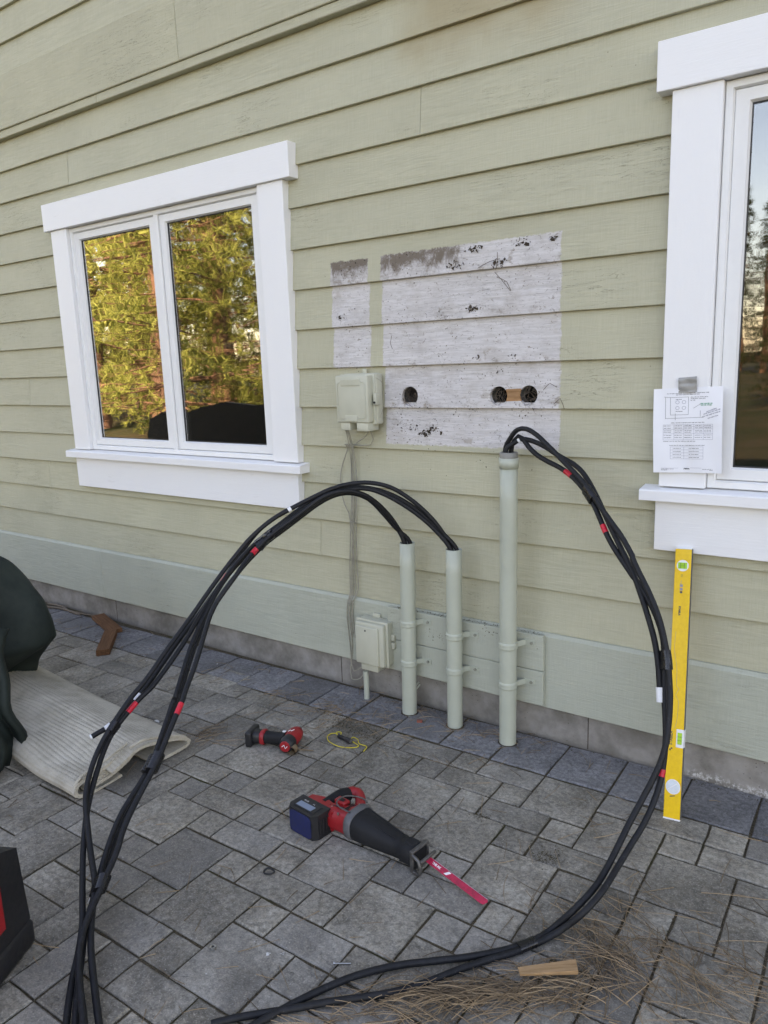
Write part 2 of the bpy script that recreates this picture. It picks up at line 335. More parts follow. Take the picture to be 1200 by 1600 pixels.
class MB:
    """collects shapes; build() links them as ONE mesh object"""
    def __init__(s): s.v = []; s.f = []; s.mi = []; s.sm = []
    def add(s, v, f, mi=0, sm=False):
        b = len(s.v); s.v += [tuple(p) for p in v]; s.f += [tuple(i+b for i in q) for q in f]
        s.mi += [mi]*len(f); s.sm += [sm]*len(f); return s
    def box(s, x0, x1, y0, y1, z0, z1, bev=0, mi=0, mat=None, seg=1):
        if bev:
            bm = bmesh.new(); bmesh.ops.create_cube(bm, size=1)
            for v in bm.verts: v.co = Vector(((x0+x1)/2+v.co.x*(x1-x0), (y0+y1)/2+v.co.y*(y1-y0), (z0+z1)/2+v.co.z*(z1-z0)))
            bmesh.ops.bevel(bm, geom=bm.edges[:], offset=bev, segments=seg, affect='EDGES', profile=.5)
            V = [v.co.copy() for v in bm.verts]; F = [[v.index for v in f.verts] for f in bm.faces]; bm.free()
        else:
            V = [Vector((x, y, z)) for z in (z0, z1) for y in (y0, y1) for x in (x0, x1)]
            F = [(0, 2, 3, 1), (4, 5, 7, 6), (0, 1, 5, 4), (2, 6, 7, 3), (0, 4, 6, 2), (1, 3, 7, 5)]
        if mat is not None: V = [mat @ v for v in V]
        return s.add(V, F, mi, bool(bev and seg > 1))
    def prism(s, poly, d0, d1, plane='xz', mi=0, mat=None):
        """extrude a 2D outline; plane names the axes of the outline"""
        n = len(poly)
        def P(a, b, d): return {'xz': (a, d, b), 'xy': (a, b, d), 'yz': (d, a, b)}[plane]
        V = [Vector(P(a, b, d0)) for a, b in poly]+[Vector(P(a, b, d1)) for a, b in poly]
        if mat is not None: V = [mat @ v for v in V]
        F = [tuple(range(n)), tuple(range(2*n-1, n-1, -1))]+[(i, i+n, (i+1) % n+n, (i+1) % n) for i in range(n)]
        return s.add(V, F, mi)
    def rings(s, R_, cap=True, mi=0, closed=True, sm=True):
        n = len(R_[0]); V = [p for r in R_ for p in r]; F = []
        for i in range(len(R_)-1):
            for j in range(n if closed else n-1):
                k = (j+1) % n; F.append((i*n+j, i*n+k, (i+1)*n+k, (i+1)*n+j))
        s.add(V, F, mi, sm)
        if cap:
            s.add(R_[0], [tuple(range(n-1, -1, -1))], mi); s.add(R_[-1], [tuple(range(n))], mi)
        return s
    def tube(s, P, r, n=8, step=.012, mi=0, smooth=True, raw=False, cap=True, closed=False):
        P = [Vector(p) for p in P] if raw else crom(P, step, closed)
        up = Vector((0, 0, 1)); t0 = (P[1]-P[0]).normalized()
        if abs(t0.z) > .9: up = Vector((1, 0, 0))
        nrm = (up-t0*up.dot(t0)).normalized(); rings = []
        m = len(P)
        for i, p in enumerate(P):
            if closed: t = (P[(i+1) % m]-P[i-1]).normalized()
            else: t = (P[min(i+1, m-1)]-P[max(i-1, 0)]).normalized()
            nrm = (nrm-t*nrm.dot(t)).normalized(); b = t.cross(nrm)
            rr = r(i/(m-1)) if callable(r) else r
            rings.append([p+(nrm*math.cos(a)+b*math.sin(a))*rr for a in (2*math.pi*k/n for k in range(n))])
        if closed: rings.append(rings[0]); cap = False
        return s.rings(rings, cap, mi, True, smooth)
    def cyl(s, a, b, r, n=16, mi=0, r1=None, smooth=True):
        r1 = r if r1 is None else r1
        return s.tube([a, b], lambda t: r+(r1-r)*t, n, mi=mi, smooth=smooth, raw=True)
    def build(s, name, mats, parent=None, loc=None):
        me = bpy.data.meshes.new(name); V = s.v
        if loc is not None: V = [(a-loc[0], b-loc[1], c-loc[2]) for a, b, c in V]
        me.from_pydata(V, [], s.f)
        for m in (mats if isinstance(mats, (list, tuple)) else [mats]): me.materials.append(m)
        me.polygons.foreach_set('material_index', s.mi); me.polygons.foreach_set('use_smooth', s.sm); me.update()
        o = bpy.data.objects.new(name, me)
        if loc is not None: o.location = loc
        return link(o, parent)

def text_mesh(txt, size, mat, M4, parent, name='lettering', shear=0, bold=0, kind=None):
    c = bpy.data.curves.new('t', 'FONT'); c.body = txt; c.size = size; c.align_x = 'CENTER'; c.align_y = 'CENTER'; c.shear = shear; c.offset = bold
    c.resolution_u = 2
    o = bpy.data.objects.new('t', c); COL.objects.link(o); dg = bpy.context.evaluated_depsgraph_get(); dg.update()
    me = bpy.data.meshes.new_from_object(o.evaluated_get(dg)); bpy.data.objects.remove(o); bpy.data.curves.remove(c)
    me.transform(M4); me.materials.clear(); me.materials.append(mat); me.name = name
    q = link(bpy.data.objects.new(name, me), parent)
    if kind: q['kind'] = kind
    return q

def holed(outer, holes, y0, y1fn=None):
    """a flat sheet in the xz plane with holes, as (verts2d, faces)"""
    bm = bmesh.new(); loops = []
    E = []
    for lp in [outer]+holes:
        vs_ = [bm.verts.new((a, 0, b)) for a, b in lp]
        E += [bm.edges.new((vs_[i], vs_[(i+1) % len(vs_)])) for i in range(len(vs_))]
    bmesh.ops.triangle_fill(bm, use_beauty=True, use_dissolve=False, edges=E)
    bm.normal_update(); bm.verts.index_update()
    V = [(v.co.x, v.co.z) for v in bm.verts]; F = [[v.index for v in f.verts] for f in bm.faces]
    bm.free(); return V, F

# ================================================================ SETTING
# ---------------------------------------------------------------- ground
gm = MB(); gm.add([(-200, -200, -.07), (200, -200, -.07), (200, 200, -.07), (-200, 200, -.07)], [(0, 1, 2, 3)])
tag(gm.build('ground', MT['ground']), 'dry lawn and soil around the house', None, None, 'structure')

# ---------------------------------------------------------------- patio of pavers on a 0.115 m grid
GM = np.array([[0.11547835, -0.0033143], [0.0013084, 0.1154456]]); GT = np.array([-1.23972669, -1.42240609])
PAVED = [(-8, 1, 2, 2), (-6, 0, 2, 2), (-8, 5, 2, 2), (-6, 4, 2, 2), (-2, 2, 2, 2), (-10, 6, 2, 2), (-12, 7, 2, 2), (-4, 7, 2, 2), (-6, 8, 2, 2), (-6, 2, 1, 1), (-8, 3, 1, 1), (-7, 4, 1, 1), (-5, 3, 1, 1), (-3, 2, 1, 1), (-4, 1, 1, 1), (-9, 5, 1, 1), (-10, 8, 1, 1), (-11, 6, 1, 1), (-6, 6, 1, 1), (-6, 7, 1, 1), (-4, 5, 1, 1), (-5, 7, 1, 1), (-3, 6, 1, 1), (-7, 3, 2, 1), (-9, 4, 2, 1), (-5, 2, 2, 1), (-4, 3, 2, 1), (-3, 1, 2, 1), (-9, 8, 2, 1), (-5, 6, 2, 1), (-4, 9, 1, 1), (-2, 8, 1, 1), (-1, 9, 1, 1), (0, 7, 1, 1), (1, 8, 1, 1), (3, 7, 1, 1), (2, 6, 1, 1), (-1, 5, 1, 1), (0, 3, 1, 1), (-3, 9, 2, 1), (-1, 8, 2, 1), (0, 9, 2, 1), (1, 7, 2, 1), (3, 6, 2, 1), (-2, 6, 2, 2), (0, 5, 2, 2), (2, 8, 2, 2), (2, 4, 2, 2), (-4, -1, 2, 2), (0, 1, 2, 2), (1, 4, 1, 1), (-1, 1, 1, 1), (1, 0, 1, 1), (2, 2, 1, 1), (3, 3, 1, 1), (-1, 0, 2, 1), (1, 3, 2, 1), (3, 2, 2, 1), (4, 9, 1, 1), (7, 9, 1, 1), (6, 8, 1, 1), (5, 6, 1, 1), (5, 9, 2, 1), (7, 8, 2, 1), (4, 7, 2, 2), (6, 6, 2, 2), (8, 7, 2, 1), (7, 5, 1, 1), (4, 3, 2, 2), (-2, 0, 1, 1), (0, -1, 1, 1), (-5, -1, 1, 1), (-3, -2, 1, 1), (-4, -3, 1, 1), (-2, -2, 2, 2), (-5, -2, 2, 1), (-3, -3, 2, 1), (-7, -1, 2, 1), (-7, 0, 1, 1), (-10, 0, 1, 1), (-8, -1, 1, 1), (-12, -1, 2, 2), (-10, -2, 2, 2), (-24, 9, 2, 1), (-19, 9, 2, 1), (-11, 9, 2, 1), (-18, 6, 2, 2), (-14, 9, 2, 2)]
jb = MB(); jb.box(-9, 4, -5.2, .012, -.09, -.0062)
patio = jb.build('patio', MT['joint']); tag(patio, None, None, None, 'structure')
occ = {}; lay = []
IMIN, IMAX, JMIN, JMAX = -66, 44, -32, 9
for i, j, w, h in PAVED:
    lay.append((i, j, w, h))
    for a in range(w):
        for b in range(h): occ[(i+a, j+b)] = 1
rg = random.Random(21)
for j in range(JMAX, JMIN-1, -1):
    for i in range(IMIN, IMAX):
        if (i, j) in occ: continue
        fr = lambda a, b: (a, b) not in occ and JMIN <= b <= JMAX and a < IMAX
        u = rg.random()
        if u < .50 and fr(i+1, j) and fr(i, j-1) and fr(i+1, j-1): w, h = 2, 2
        elif u < .82 and fr(i+1, j): w, h = 2, 1
        elif u < .90 and fr(i, j-1): w, h = 1, 2
        else: w, h = 1, 1
        jj = j-h+1
        lay.append((i, jj, w, h))
        for a in range(w):
            for b in range(h): occ[(i+a, jj+b)] = 1
sold = [(i, 10.06, 2, 2.22) for i in range(-66, 44, 2)]

def paver_shape(w, h, rs):
    W, H = w*.1155, h*.1155; g_ = .0022; n = {1: 2, 2: 3}
    def side(a, b, k): return [(a[0]+(b[0]-a[0])*t/k, a[1]+(b[1]-a[1])*t/k) for t in range(k)]
    c = [(-W/2+g_, -H/2+g_), (W/2-g_, -H/2+g_), (W/2-g_, H/2-g_), (-W/2+g_, H/2-g_)]
    kx = 2 if w < 2 else 3; ky = 2 if h < 2 else 3
    o = side(c[0], c[1], kx)+side(c[1], c[2], ky)+side(c[2], c[3], kx)+side(c[3], c[0], ky)
    o = [(x*(1-abs(rs.gauss(0, .0034/W))), y*(1-abs(rs.gauss(0, .0034/H)))) for x, y in o]
    n = len(o); bv = .0042
    V = [(x, y, -.03) for x, y in o]+[(x, y, -.0036) for x, y in o]
    V += [(x*(1-bv/(W/2))+rs.gauss(0, .0005), y*(1-bv/(H/2))+rs.gauss(0, .0005), rs.gauss(0, .0006)) for x, y in o]
    F = [(a*n+i, a*n+(i+1) % n, (a+1)*n+(i+1) % n, (a+1)*n+i) for a in (0, 1) for i in range(n)]+[tuple(range(2*n, 3*n))]
    return V, F
pav_mesh = {}
rs = random.Random(5)
def paver_mesh(w, h, soldier):
    key = (w, h, soldier, rs.randrange(4))
    if key not in pav_mesh:
        V, F = paver_shape(w, h, rs); me = bpy.data.meshes.new('paver'); me.from_pydata(V, [], F)
        me.materials.append(MT['pavd' if soldier else 'pav']); pav_mesh[key] = me
    return pav_mesh[key]
Minv = M.inverted()
def view_size(p, d):
    c = Minv @ Vector(p)
    if c.z > -.2: return 0
    x = 600+1183.79*c.x/-c.z; y = 800-1183.79*c.y/-c.z
    return d/-c.z if (-70 < x < 1270 and y < 1680) else 0
cand = []
for s_, L in ((False, lay), (True, sold)):
    for i, j, w, h in L:
        c = GM @ np.array([i+w/2, j+h/2])+GT
        if c[0] < -8.9 or c[0] > 3.9 or c[1] < -5.1: continue
        cand.append((view_size((c[0], c[1], 0), math.sqrt(w*h)), c[0], c[1], w, h, s_))
cand.sort(key=lambda t: -t[0])
rest = {False: MB(), True: MB()}
ang0 = math.atan2(GM[1, 0], GM[0, 0])
for k, (vs_, x, y, w, h, s_) in enumerate(cand):
    z = rs.gauss(0, .0011); tx, ty = rs.gauss(0, .004), rs.gauss(0, .004); rz = ang0+.012+rs.gauss(0, .006)
    if vs_ > 0 and k < 300:
        o = bpy.data.objects.new('paver', paver_mesh(w, h, s_)); o.location = (x, y, z); o.rotation_euler = (tx, ty, rz); link(o, patio)
    else:
        V, F = paver_shape(w, h, rs); rm = Matrix.Translation((x, y, z)) @ Matrix.Rotation(rz, 4, 'Z') @ Matrix.Rotation(tx, 4, 'X')
        rest[s_].add([rm @ Vector(v) for v in V], F)
tag(rest[False].build('paver_field', MT['pav'], patio), None, None, None, 'stuff')
tag(rest[True].build('paver_border', MT['pavd'], patio), None, None, None, 'stuff')

# ---------------------------------------------------------------- house
house = empty('house', (0, 0, 0)); tag(house, 'sage green house with lap siding, white trimmed windows and concrete foundation', 'house')
WX = 3.455                                                      # the second window stands this far to the right
OPEN = [(-4.035+d, -2.550+d, 1.075, 2.318) for d in (0, WX)]
def ring2(cx, cz, r, n=20): return [(cx+r*math.cos(2*math.pi*k/n), cz+r*math.sin(2*math.pi*k/n)) for k in range(n)]
HOLE = [ring2(-1.7743, 1.3775, .0405)]
a1, r1 = (-1.362, 1.3783), .037; a2 = (-1.2365, 1.3805)
notch = []
for k in range(21):                                             # two drilled holes joined by a torn-out strip
    t = math.radians(35+k*(290/20)); notch.append((a1[0]+r1*math.cos(t), a1[1]+r1*math.sin(t)))
for k in range(21):
    t = math.radians(215+k*(290/20)); notch.append((a2[0]+.037*math.cos(t), a2[1]+.037*math.sin(t)))
BIG = [ring2(-1.7743, 1.3775, .0400), ring2(a1[0], a1[1], .0365), ring2(a2[0], a2[1], .037)]
core = MB()
V, F = holed([(-9, -.3), (5, -.3), (5, 5.6), (-9, 5.6)], [[(a, c), (b, c), (b, d), (a, d)] for a, b, c, d in OPEN]+BIG, 0)
core.add([(x, .022, z) for x, z in V], F); core.add([(x, .055, z) for x, z in V], F)
n0 = len(core.v)
for a, b, c, d in OPEN:                                         # reveals
    for (x0, z0, x1, z1) in ((a, c, b, c), (b, c, b, d), (b, d, a, d), (a, d, a, c)):
        core.add([(x0, .022, z0), (x1, .022, z1), (x1, .055, z1), (x0, .055, z0)], [(0, 1, 2, 3)])
for X in (-9, 5): core.add([(X, .022, -.3), (X, 8, -.3), (X, 8, 5.6), (X, .022, 5.6)], [(0, 1, 2, 3)])
core.add([(-9, 8, -.3), (5, 8, -.3), (5, 8, 5.6), (-9, 8, 5.6)], [(0, 1, 2, 3)])
core.build('wall_core', MT['room'], house)
rm_ = MB(); rm_.box(-8.9, 4.9, .06, 7.9, .2, .35); rm_.box(-8.9, 4.9, .06, 7.9, 2.75, 2.9); rm_.box(-8.9, 4.9, 3.2, 3.3, .35, 2.75)
rm_.build('interior_partition', MT['room'], house)
rf = MB()
rf.prism([(-.35, 5.45), (-.35, 5.60), (4, 6.5), (8.4, 5.60), (8.4, 5.45)], -9.4, 5.4, 'yz'); rf.build('roof', MT['roof'], house)
f = MB(); f.box(-9, 5, .004, .02, -.2, .20)
fo = f.build('foundation', MT['conc'], house)
for xj in (-4.0, -2.215, -.98, -.22):
    q = MB(); q.box(xj-.0015, xj+.0015, .0025, .01, 0, .2); q.build('form_joint', MT['crumb'], fo)

rb = random.Random(3)
def board(x0, x1, z0, h=.199, yb=0., holes=None):
    """one tapered lap board; its butt edge stands proud of the one below"""
    z0 += rb.gauss(0, .0007); yb += rb.gauss(0, .0006); x0 += .0012; x1 -= .0012
    ins = lambda z: yb+.0195*(z-z0)/h
    m = MB()
    if holes:
        V, F = holed([(x0, z0+.0015), (x1, z0+.0015), (x1, z0+h), (x0, z0+h)], holes, 0); n = len(V)
        m.add([(x, ins(z), z) for x, z in V], F); m.add([(x, ins(z)+.0018, z) for x, z in V], F)
        for lp in holes:
            k = len(lp); m.add([(x, ins(z), z) for x, z in lp]+[(x, .024, z) for x, z in lp], [(i, (i+1) % k, k+(i+1) % k, k+i) for i in range(k)])
        m.add([(x0, yb, z0+.0015), (x1, yb, z0+.0015), (x1, yb+.0185, z0), (x0, yb+.0185, z0)], [(0, 1, 2, 3)])
    else:
        pr = [(yb+.0015, z0), (yb, z0+.0018), (ins(z0+h), z0+h), (ins(z0+h)+.0015, z0+h), (yb+.0185, z0)]
        m.prism(pr, x0, x1, 'yz')
    return m.build('siding_board', MT['siding'], house)
def course(z0, known=(), holes=None, h=.199):
    """boards of one course, cut at the windows and at butt joints"""
    z1 = z0+.175; cuts = []
    for d in (0, WX):
        L = [(-4.19+d, -2.39+d, 1.068, 2.322), (-4.236+d, -2.334+d, 2.322, 2.468), (-4.30+d, -2.336+d, 1.025, 1.072), (-4.20+d, -2.40+d, .845, 1.03)]
        hit = [q for q in L if q[2] < z0+h-.001 and q[3] > z0]
        if not hit: continue
        zlo, zhi = .845, 2.468
        if z0 >= zlo-.03 and z0+.175 <= zhi+.02: cuts.append((-4.17+d, -2.41+d))
        # boards only part covered run on behind the trim
        elif z0 < zlo: pass
        else: pass
    segs = []; cur = -8.98
    for a, b in sorted(cuts):
        if a > cur: segs.append((cur, a))
        cur = b
    segs.append((cur, 4.98))
    for a, b in segs:
        js = [q for q in known if a+.05 < q < b-.05]
        lo = a
        while True:
            nx = [q for q in js if q > lo+.01]
            step = rb.uniform(3.0, 4.9); t = lo+step
            # keep random joints out of the middle of the picture
            if nx: t = min(nx)
            elif t < b-.6 and -4.5 < t < .3: t = rb.uniform(.5, 1.5) if b > 2 else b
            if t >= b-.3: t = b
            hs = [H for H in (holes or []) if lo < H[0][0] < t]
            board(lo, t, z0, h, 0, hs)
            if t >= b-1e-6: break
            lo = t
KN = {11: [-4.015], 0: [-2.307], 10: [-1.69], 6: [-.93], 3: []}
for k in range(-1, 13):
    course(.6286+.175*k, KN.get(k, []), HOLE+[notch] if k == 4 else None)
z = 3.222
for k in range(14):
    course(z); z += .172
    if z > 5.4: break
b_ = MB(); b_.prism([(a1[0]+.030, a1[1]-.0235), (a1[0]+.0372, a1[1]), (a1[0]+.030, a1[1]+.0255), (a2[0]-.030, a2[1]+.0255), (a2[0]-.0372, a2[1]), (a2[0]-.030, a2[1]-.0235)], .006, .012); b_.build('bare_wood', MT['bare'], house)
m_ = MB(); m_.box(-1.85, -1.12, .30, .32, 1.2, 1.56); m_.build('cavity_back', MT['dark'], house)

def plank(name, x0, x1, y0, y1, z0, z1, mat, bev=.002, par=house, cham=0):
    m = MB()
    if cham: m.prism([(y0, z0+.002), (y0, z1-cham), (y0+cham, z1), (y1, z1), (y1, z0), (y0+.002, z0)], x0+.001, x1-.001, 'yz')
    else: m.box(x0+.0008, x1-.0008, y0, y1, z0, z1, bev)
    return m.build(name, mat, par)
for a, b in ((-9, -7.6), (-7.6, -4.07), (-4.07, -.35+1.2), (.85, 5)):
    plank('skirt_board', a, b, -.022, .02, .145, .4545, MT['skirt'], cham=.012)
for a, b in ((-9, -6.3), (-6.3, -2.996), (-2.996, 1.3), (1.3, 5)):
    plank('belt_board', a, b, -.030, .02, 2.937, 3.222, MT['siding'], .003)
for a, b in ((-9, -4.9), (-4.9, -3.66), (-3.66, .6), (.6, 5)):
    plank('belt_moulding', a, b, -.020, .02, 2.896, 2.937, MT['siding'], .003)
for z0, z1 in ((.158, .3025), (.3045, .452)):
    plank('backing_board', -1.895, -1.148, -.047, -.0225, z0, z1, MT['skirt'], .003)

def window(d):
    w = empty('window', (0, 0, 0), 0, house); Y = .02
    def part(name, fn, mat):
        m = MB(); fn(m); return m.build(name, mat, w)
    part('head_trim', lambda m: m.box(-4.236+d, -2.334+d, -.046, Y, 2.322, 2.468, .002), MT['white'])
    part('side_trim', lambda m: m.box(-4.190+d, -4.040+d, -.032, Y, 1.072, 2.3215, .002), MT['whitev'])
    part('side_trim', lambda m: m.box(-2.545+d, -2.390+d, -.032, Y, 1.072, 2.3215, .002), MT['whitev'])
    part('sill', lambda m: m.prism([(-.064, 1.025), (-.064, 1.058), (-.060, 1.062), (Y, 1.0718), (Y, 1.025)], -4.246+d, -2.352+d, 'yz'), MT['white'])
    part('apron', lambda m: m.box(-4.200+d, -2.400+d, -.028, Y, .845, 1.0245, .002), MT['white'])
    def rect_ring(m, x0, x1, z0, z1, wd, ws, y0, y1, lip=0):
        """mitred frame with a stepped inner lip"""
        o = [(x0, z0), (x1, z0), (x1, z1), (x0, z1)]; i = [(x0+wd, z0+ws), (x1-wd, z0+ws), (x1-wd, z1-ws), (x0+wd, z1-ws)]
        l = [(a+lip*s1, b+lip*s2) for (a, b), (s1, s2) in zip(i, ((1, 1), (-1, 1), (-1, -1), (1, -1)))]
        e = .003; o2 = [(a+e*s1, b+e*s2) for (a, b), (s1, s2) in zip(o, ((1, 1), (-1, 1), (-1, -1), (1, -1)))]
        V = [(a, y1, b) for a, b in o]+[(a, y0+e, b) for a, b in o]+[(a, y0, b) for a, b in o2]+[(a, y0, b) for a, b in i]+[(a, y0+.011, b) for a, b in l]+[(a, y1, b) for a, b in l]
        m.add(V, [(r*4+k, r*4+(k+1) % 4, r*4+4+(k+1) % 4, r*4+4+k) for r in range(5) for k in range(4)])
    X0, X1, Z0, Z1 = -4.040+d, -2.545+d, 1.072, 2.3215; XM = -3.288+d
    fr = part('frame', lambda m: rect_ring(m, X0+.0015, X1-.0015, Z0+.001, Z1-.0015, .022, .022, -.012, .05, .004), MT['vinyl'])
    part('mullion', lambda m: m.box(XM-.016, XM+.016, -.0105, .05, Z0+.024, Z1-.024, .002), MT['vinyl'])
    for a, b in ((X0+.028, XM-.019), (XM+.019, X1-.028)):
        part('sash', lambda m: rect_ring(m, a, b, Z0+.029, Z1-.029, .041, .036, -.002, .046, .006), MT['vinyl'])
        part('gasket', lambda m: rect_ring(m, a+.044, b-.044, Z0+.069, Z1-.069, .006, .006, .0095, .03, .001), MT['gasket'])
        part('pane', lambda m: m.box(a+.046, b-.046, .014, .018, Z0+.071, Z1-.071), MT['glass'])
    g = [(XM+.06, X1-.07)] if d == 0 else []
    if d: part('insect_screen', lambda m: m.box(X0+.05, XM-.03, .036, .038, Z0+.05, Z1-.05), MT['blind'])
    else: part('insect_screen', lambda m: m.box(X0+.05, XM-.03, .036, .038, Z0+.05, Z1-.05), MT['blind'])
    return w
wA = window(0); wB = window(WX)
wA['label'] = 'two-pane white framed window left of the bare siding patch'; wB['label'] = 'white framed window at the right edge with a paper taped beside it'

# dirt left on the bare patches
dc = MB(); rr = random.Random(11)
def crumb(x, y, z, s):
    a = [(Vector((rr.gauss(0, 1), rr.gauss(0, .4), rr.gauss(0, 1))).normalized()*s*rr.uniform(.6, 1.2)) for _ in range(5)]
    V = [Vector((x, y, z))+q for q in a]; dc.add(V, [(0, 1, 2), (0, 2, 3), (0, 3, 4), (1, 2, 4), (2, 3, 4), (0, 1, 4)])
for cx, cz, n, sp in ((-1.541, 1.884, 40, .024), (-1.359, 1.87, 34, .018), (-1.273, 1.931, 26, .02), (-1.468, 1.935, 30, .016), (-1.142, 1.933, 16, .008), (-1.468, 1.711, 36, .010), (-1.625, 1.69, 30, .05), (-1.818, 1.685, 30, .04), (-2.128, 1.715, 14, .01), (-2.08, 1.70, 30, .05), (-1.586, 1.519, 30, .03), (-1.458, 1.524, 14, .012), (-1.307, 1.524, 12, .012), (-1.356, 1.477, 10, .01),
                      (-1.705, 1.224, 40, .012), (-1.66, 1.24, 26, .02), (-1.775, 1.242, 12, .02), (-1.52, 1.335, 24, .03), (-1.78, 1.34, 40, .05), (-1.24, 1.335, 30, .05), (-1.8, 1.93, 70, .09), (-2.07, 1.935, 50, .06), (-1.45, 1.21, 50, .24), (-2.07, 1.53, 26, .06), (-1.60, 1.29, 20, .08), (-1.78, 1.2, 24, .07)):
    for _ in range(n):
        x = cx+rr.gauss(0, sp); zz = cz+rr.gauss(0, sp*.5); kk = math.floor((zz-.4536)/.175); fr_ = (zz-.4536)/.175-kk
        if zz > 1.952 or -1.968 < x < -1.903 or x > -1.11: continue
        crumb(x, .0195*fr_*.88-.001, zz, rr.choice((.002, .003, .004, .006, .009) if sp < .025 else (.0015, .002, .003, .004)))
tag(dc.build('dirt_flecks', MT['crumb'], house), None, None, None, 'stuff')
tw = MB()
for pts in ([(-1.37, -.004, 1.838), (-1.34, -.012, 1.81), (-1.305, -.006, 1.765)], [(-1.36, -.010, 1.82), (-1.32, -.006, 1.80), (-1.305, -.004, 1.768)], [(-1.44, -.003, 1.862), (-1.39, -.01, 1.878), (-1.35, -.004, 1.885)], [(-1.36, -.003, 1.91), (-1.355, -.012, 1.88), (-1.365, -.004, 1.85)],
            [(-1.85, -.004, 1.63), (-1.852, -.014, 1.60), (-1.848, -.006, 1.575)], [(-1.12, -.004, 1.41), (-1.14, -.02, 1.425), (-1.17, -.01, 1.40)], [(-1.13, -.004, 1.35), (-1.10, -.02, 1.37), (-1.09, -.004, 1.33)]):
    tw.tube(pts, .0011, 5, .02)
tag(tw.build('clinging_twigs', MT['twig'], house), None, None, None, 'stuff')
# clump of dry grass in each drilled hole
for cx, cz in ((-1.7743, 1.3775), (-1.362, 1.378), (-1.2365, 1.3805)):
    t_ = MB()
    for _ in range(60):
        a = rr.uniform(0, 6.283); q = rr.uniform(.4, 1)*.036; p0 = Vector((cx+q*math.cos(a), rr.uniform(.01, .04), cz+q*math.sin(a)))
        p1 = p0+Vector((rr.gauss(0, .02), rr.uniform(-.02, .01), rr.gauss(0, .02)))
        t_.tube([p0, p1], .0008, 3, raw=True)
    tag(t_.build('nest_fibres', MT['twig'], house), None, None, None, 'stuff')

# ================================================================ CONDUITS, BOXES, WIRES
def conduit(name, base, top, r, straps, label, collar=None):
    t = empty(name, (base[0], base[1], 0)); tag(t, label, 'conduit', 'pipes standing against the wall')
    L = (base[0], base[1], 0); B = Vector((base[0], base[1], -.05)); T = Vector(top); m = MB()
    P = [B.lerp(T, k/8) for k in range(9)]; n = 28
    def ring(p, q): return [p+Vector((q*math.cos(2*math.pi*k/n), q*math.sin(2*math.pi*k/n), 0)) for k in range(n)]
    m.rings([ring(p, r) for p in P]+[ring(T, r-.004), ring(T-Vector((0, 0, .16)), r-.004)], False)
    def sub(mm, nm, mat, par=t):
        mm.v = [(a-L[0], b-L[1], c-L[2]) for a, b, c in mm.v]; return mm.build(nm, mat, par)
    sub(m, 'pipe', MT['pipe'])
    m = MB(); nn = 36; rg2 = random.Random(int(base[0]*1000)); rr_ = [r+.004+.006*rg2.random() for _ in range(nn)]
    m.rings([[Vector((base[0]+q*math.cos(2*math.pi*k/nn), base[1]+q*math.sin(2*math.pi*k/nn), .0028-.002*w)) for k, q in enumerate(rr_ if w else [r-.002]*nn)] for w in (0, 1)], False); sub(m, 'base_gap', MT['crumb'])
    if collar:
        m = MB(); z0, z1 = collar; c = lambda z: Vector((T.x, T.y, z))
        m.rings([ring(c(z0), r), ring(c(z0), r+.0035), ring(c(z0+.038), r+.0035), ring(c(z0+.038), r+.0005)], False); co = sub(m, 'coupling', MT['pipe'])
        m = MB(); m.rings([ring(c(z0+.036), r+.001), ring(c(z1-.003), r+.001), ring(c(z1), r-.002), ring(c(z1), r-.006), ring(c(z0), r-.006)], False); sub(m, 'end_collar', MT['grey2'])
    for z in straps:
        p = B.lerp(T, (z+.05)/(T.z+.05)); m = MB()
        prof = [(0, -.014), (.0028, -.0125), (.0035, -.006), (.0015, -.001), (.0035, .004), (.0028, .0125), (0, .014)]
        m.rings([ring(p+Vector((0, 0, dz)), r+dr+.0002) for dr, dz in prof], False)
        yb = -.0475                                           # the tab reaches back to the backing board
        for sx, ln in ((1, .052), (-1, .012)):
            x0 = p.x+sx*(r-.004); x1 = p.x+sx*(r+ln)
            if sx > 0: m.prism([(p.x+r*.75, p.y+r*.55), (p.x+r+.012, yb-.004), (x1, yb-.004), (x1, yb), (p.x+r+.008, yb), (p.x+r*.65, p.y+r*.72)], z-.011, z+.011, 'xy')
            else: m.prism([(p.x-r*.75, p.y+r*.55), (p.x-r-.004, yb-.004), (x1, yb-.004), (x1, yb), (p.x-r*.6, yb)], z-.011, z+.011, 'xy')
        cl = sub(m, 'strap', MT['pipe'])
        for sx, ln in ((1, .038), (-1, .006)):
            x = p.x+sx*(r+ln); m = MB(); m.cyl((x, yb-.004, z), (x, yb-.0085, z), .0065, 10); m.cyl((x, yb-.0085, z), (x, yb-.0095, z), .003, 6); sub(m, 'screw', MT['screw'], cl)
    return t
MT['screw'] = plain('tarnished_screw', (.30, .30, .25), .5, .3, .3, 90)
MT['grey2'] = plain('grey_pvc', (.22, .215, .19), .5, 0, .1, 30)
MT['pipe'].name = 'sage_painted_pipe'
conduit('conduit', (-1.756, -.096), (-1.742, -.096, .773), .0325, (.417, .237), 'short sage conduit nearest the lower utility box, black cables leaving its top')
conduit('conduit', (-1.522, -.100), (-1.513, -.100, .773), .0325, (.404, .252), 'short sage conduit standing between the other short one and the tall one')
conduit('conduit', (-1.270, -.113), (-1.261, -.113, 1.130), .0335, (.417, .252), 'tallest sage conduit with a grey collar under the bare siding patch', (1.118, 1.178))
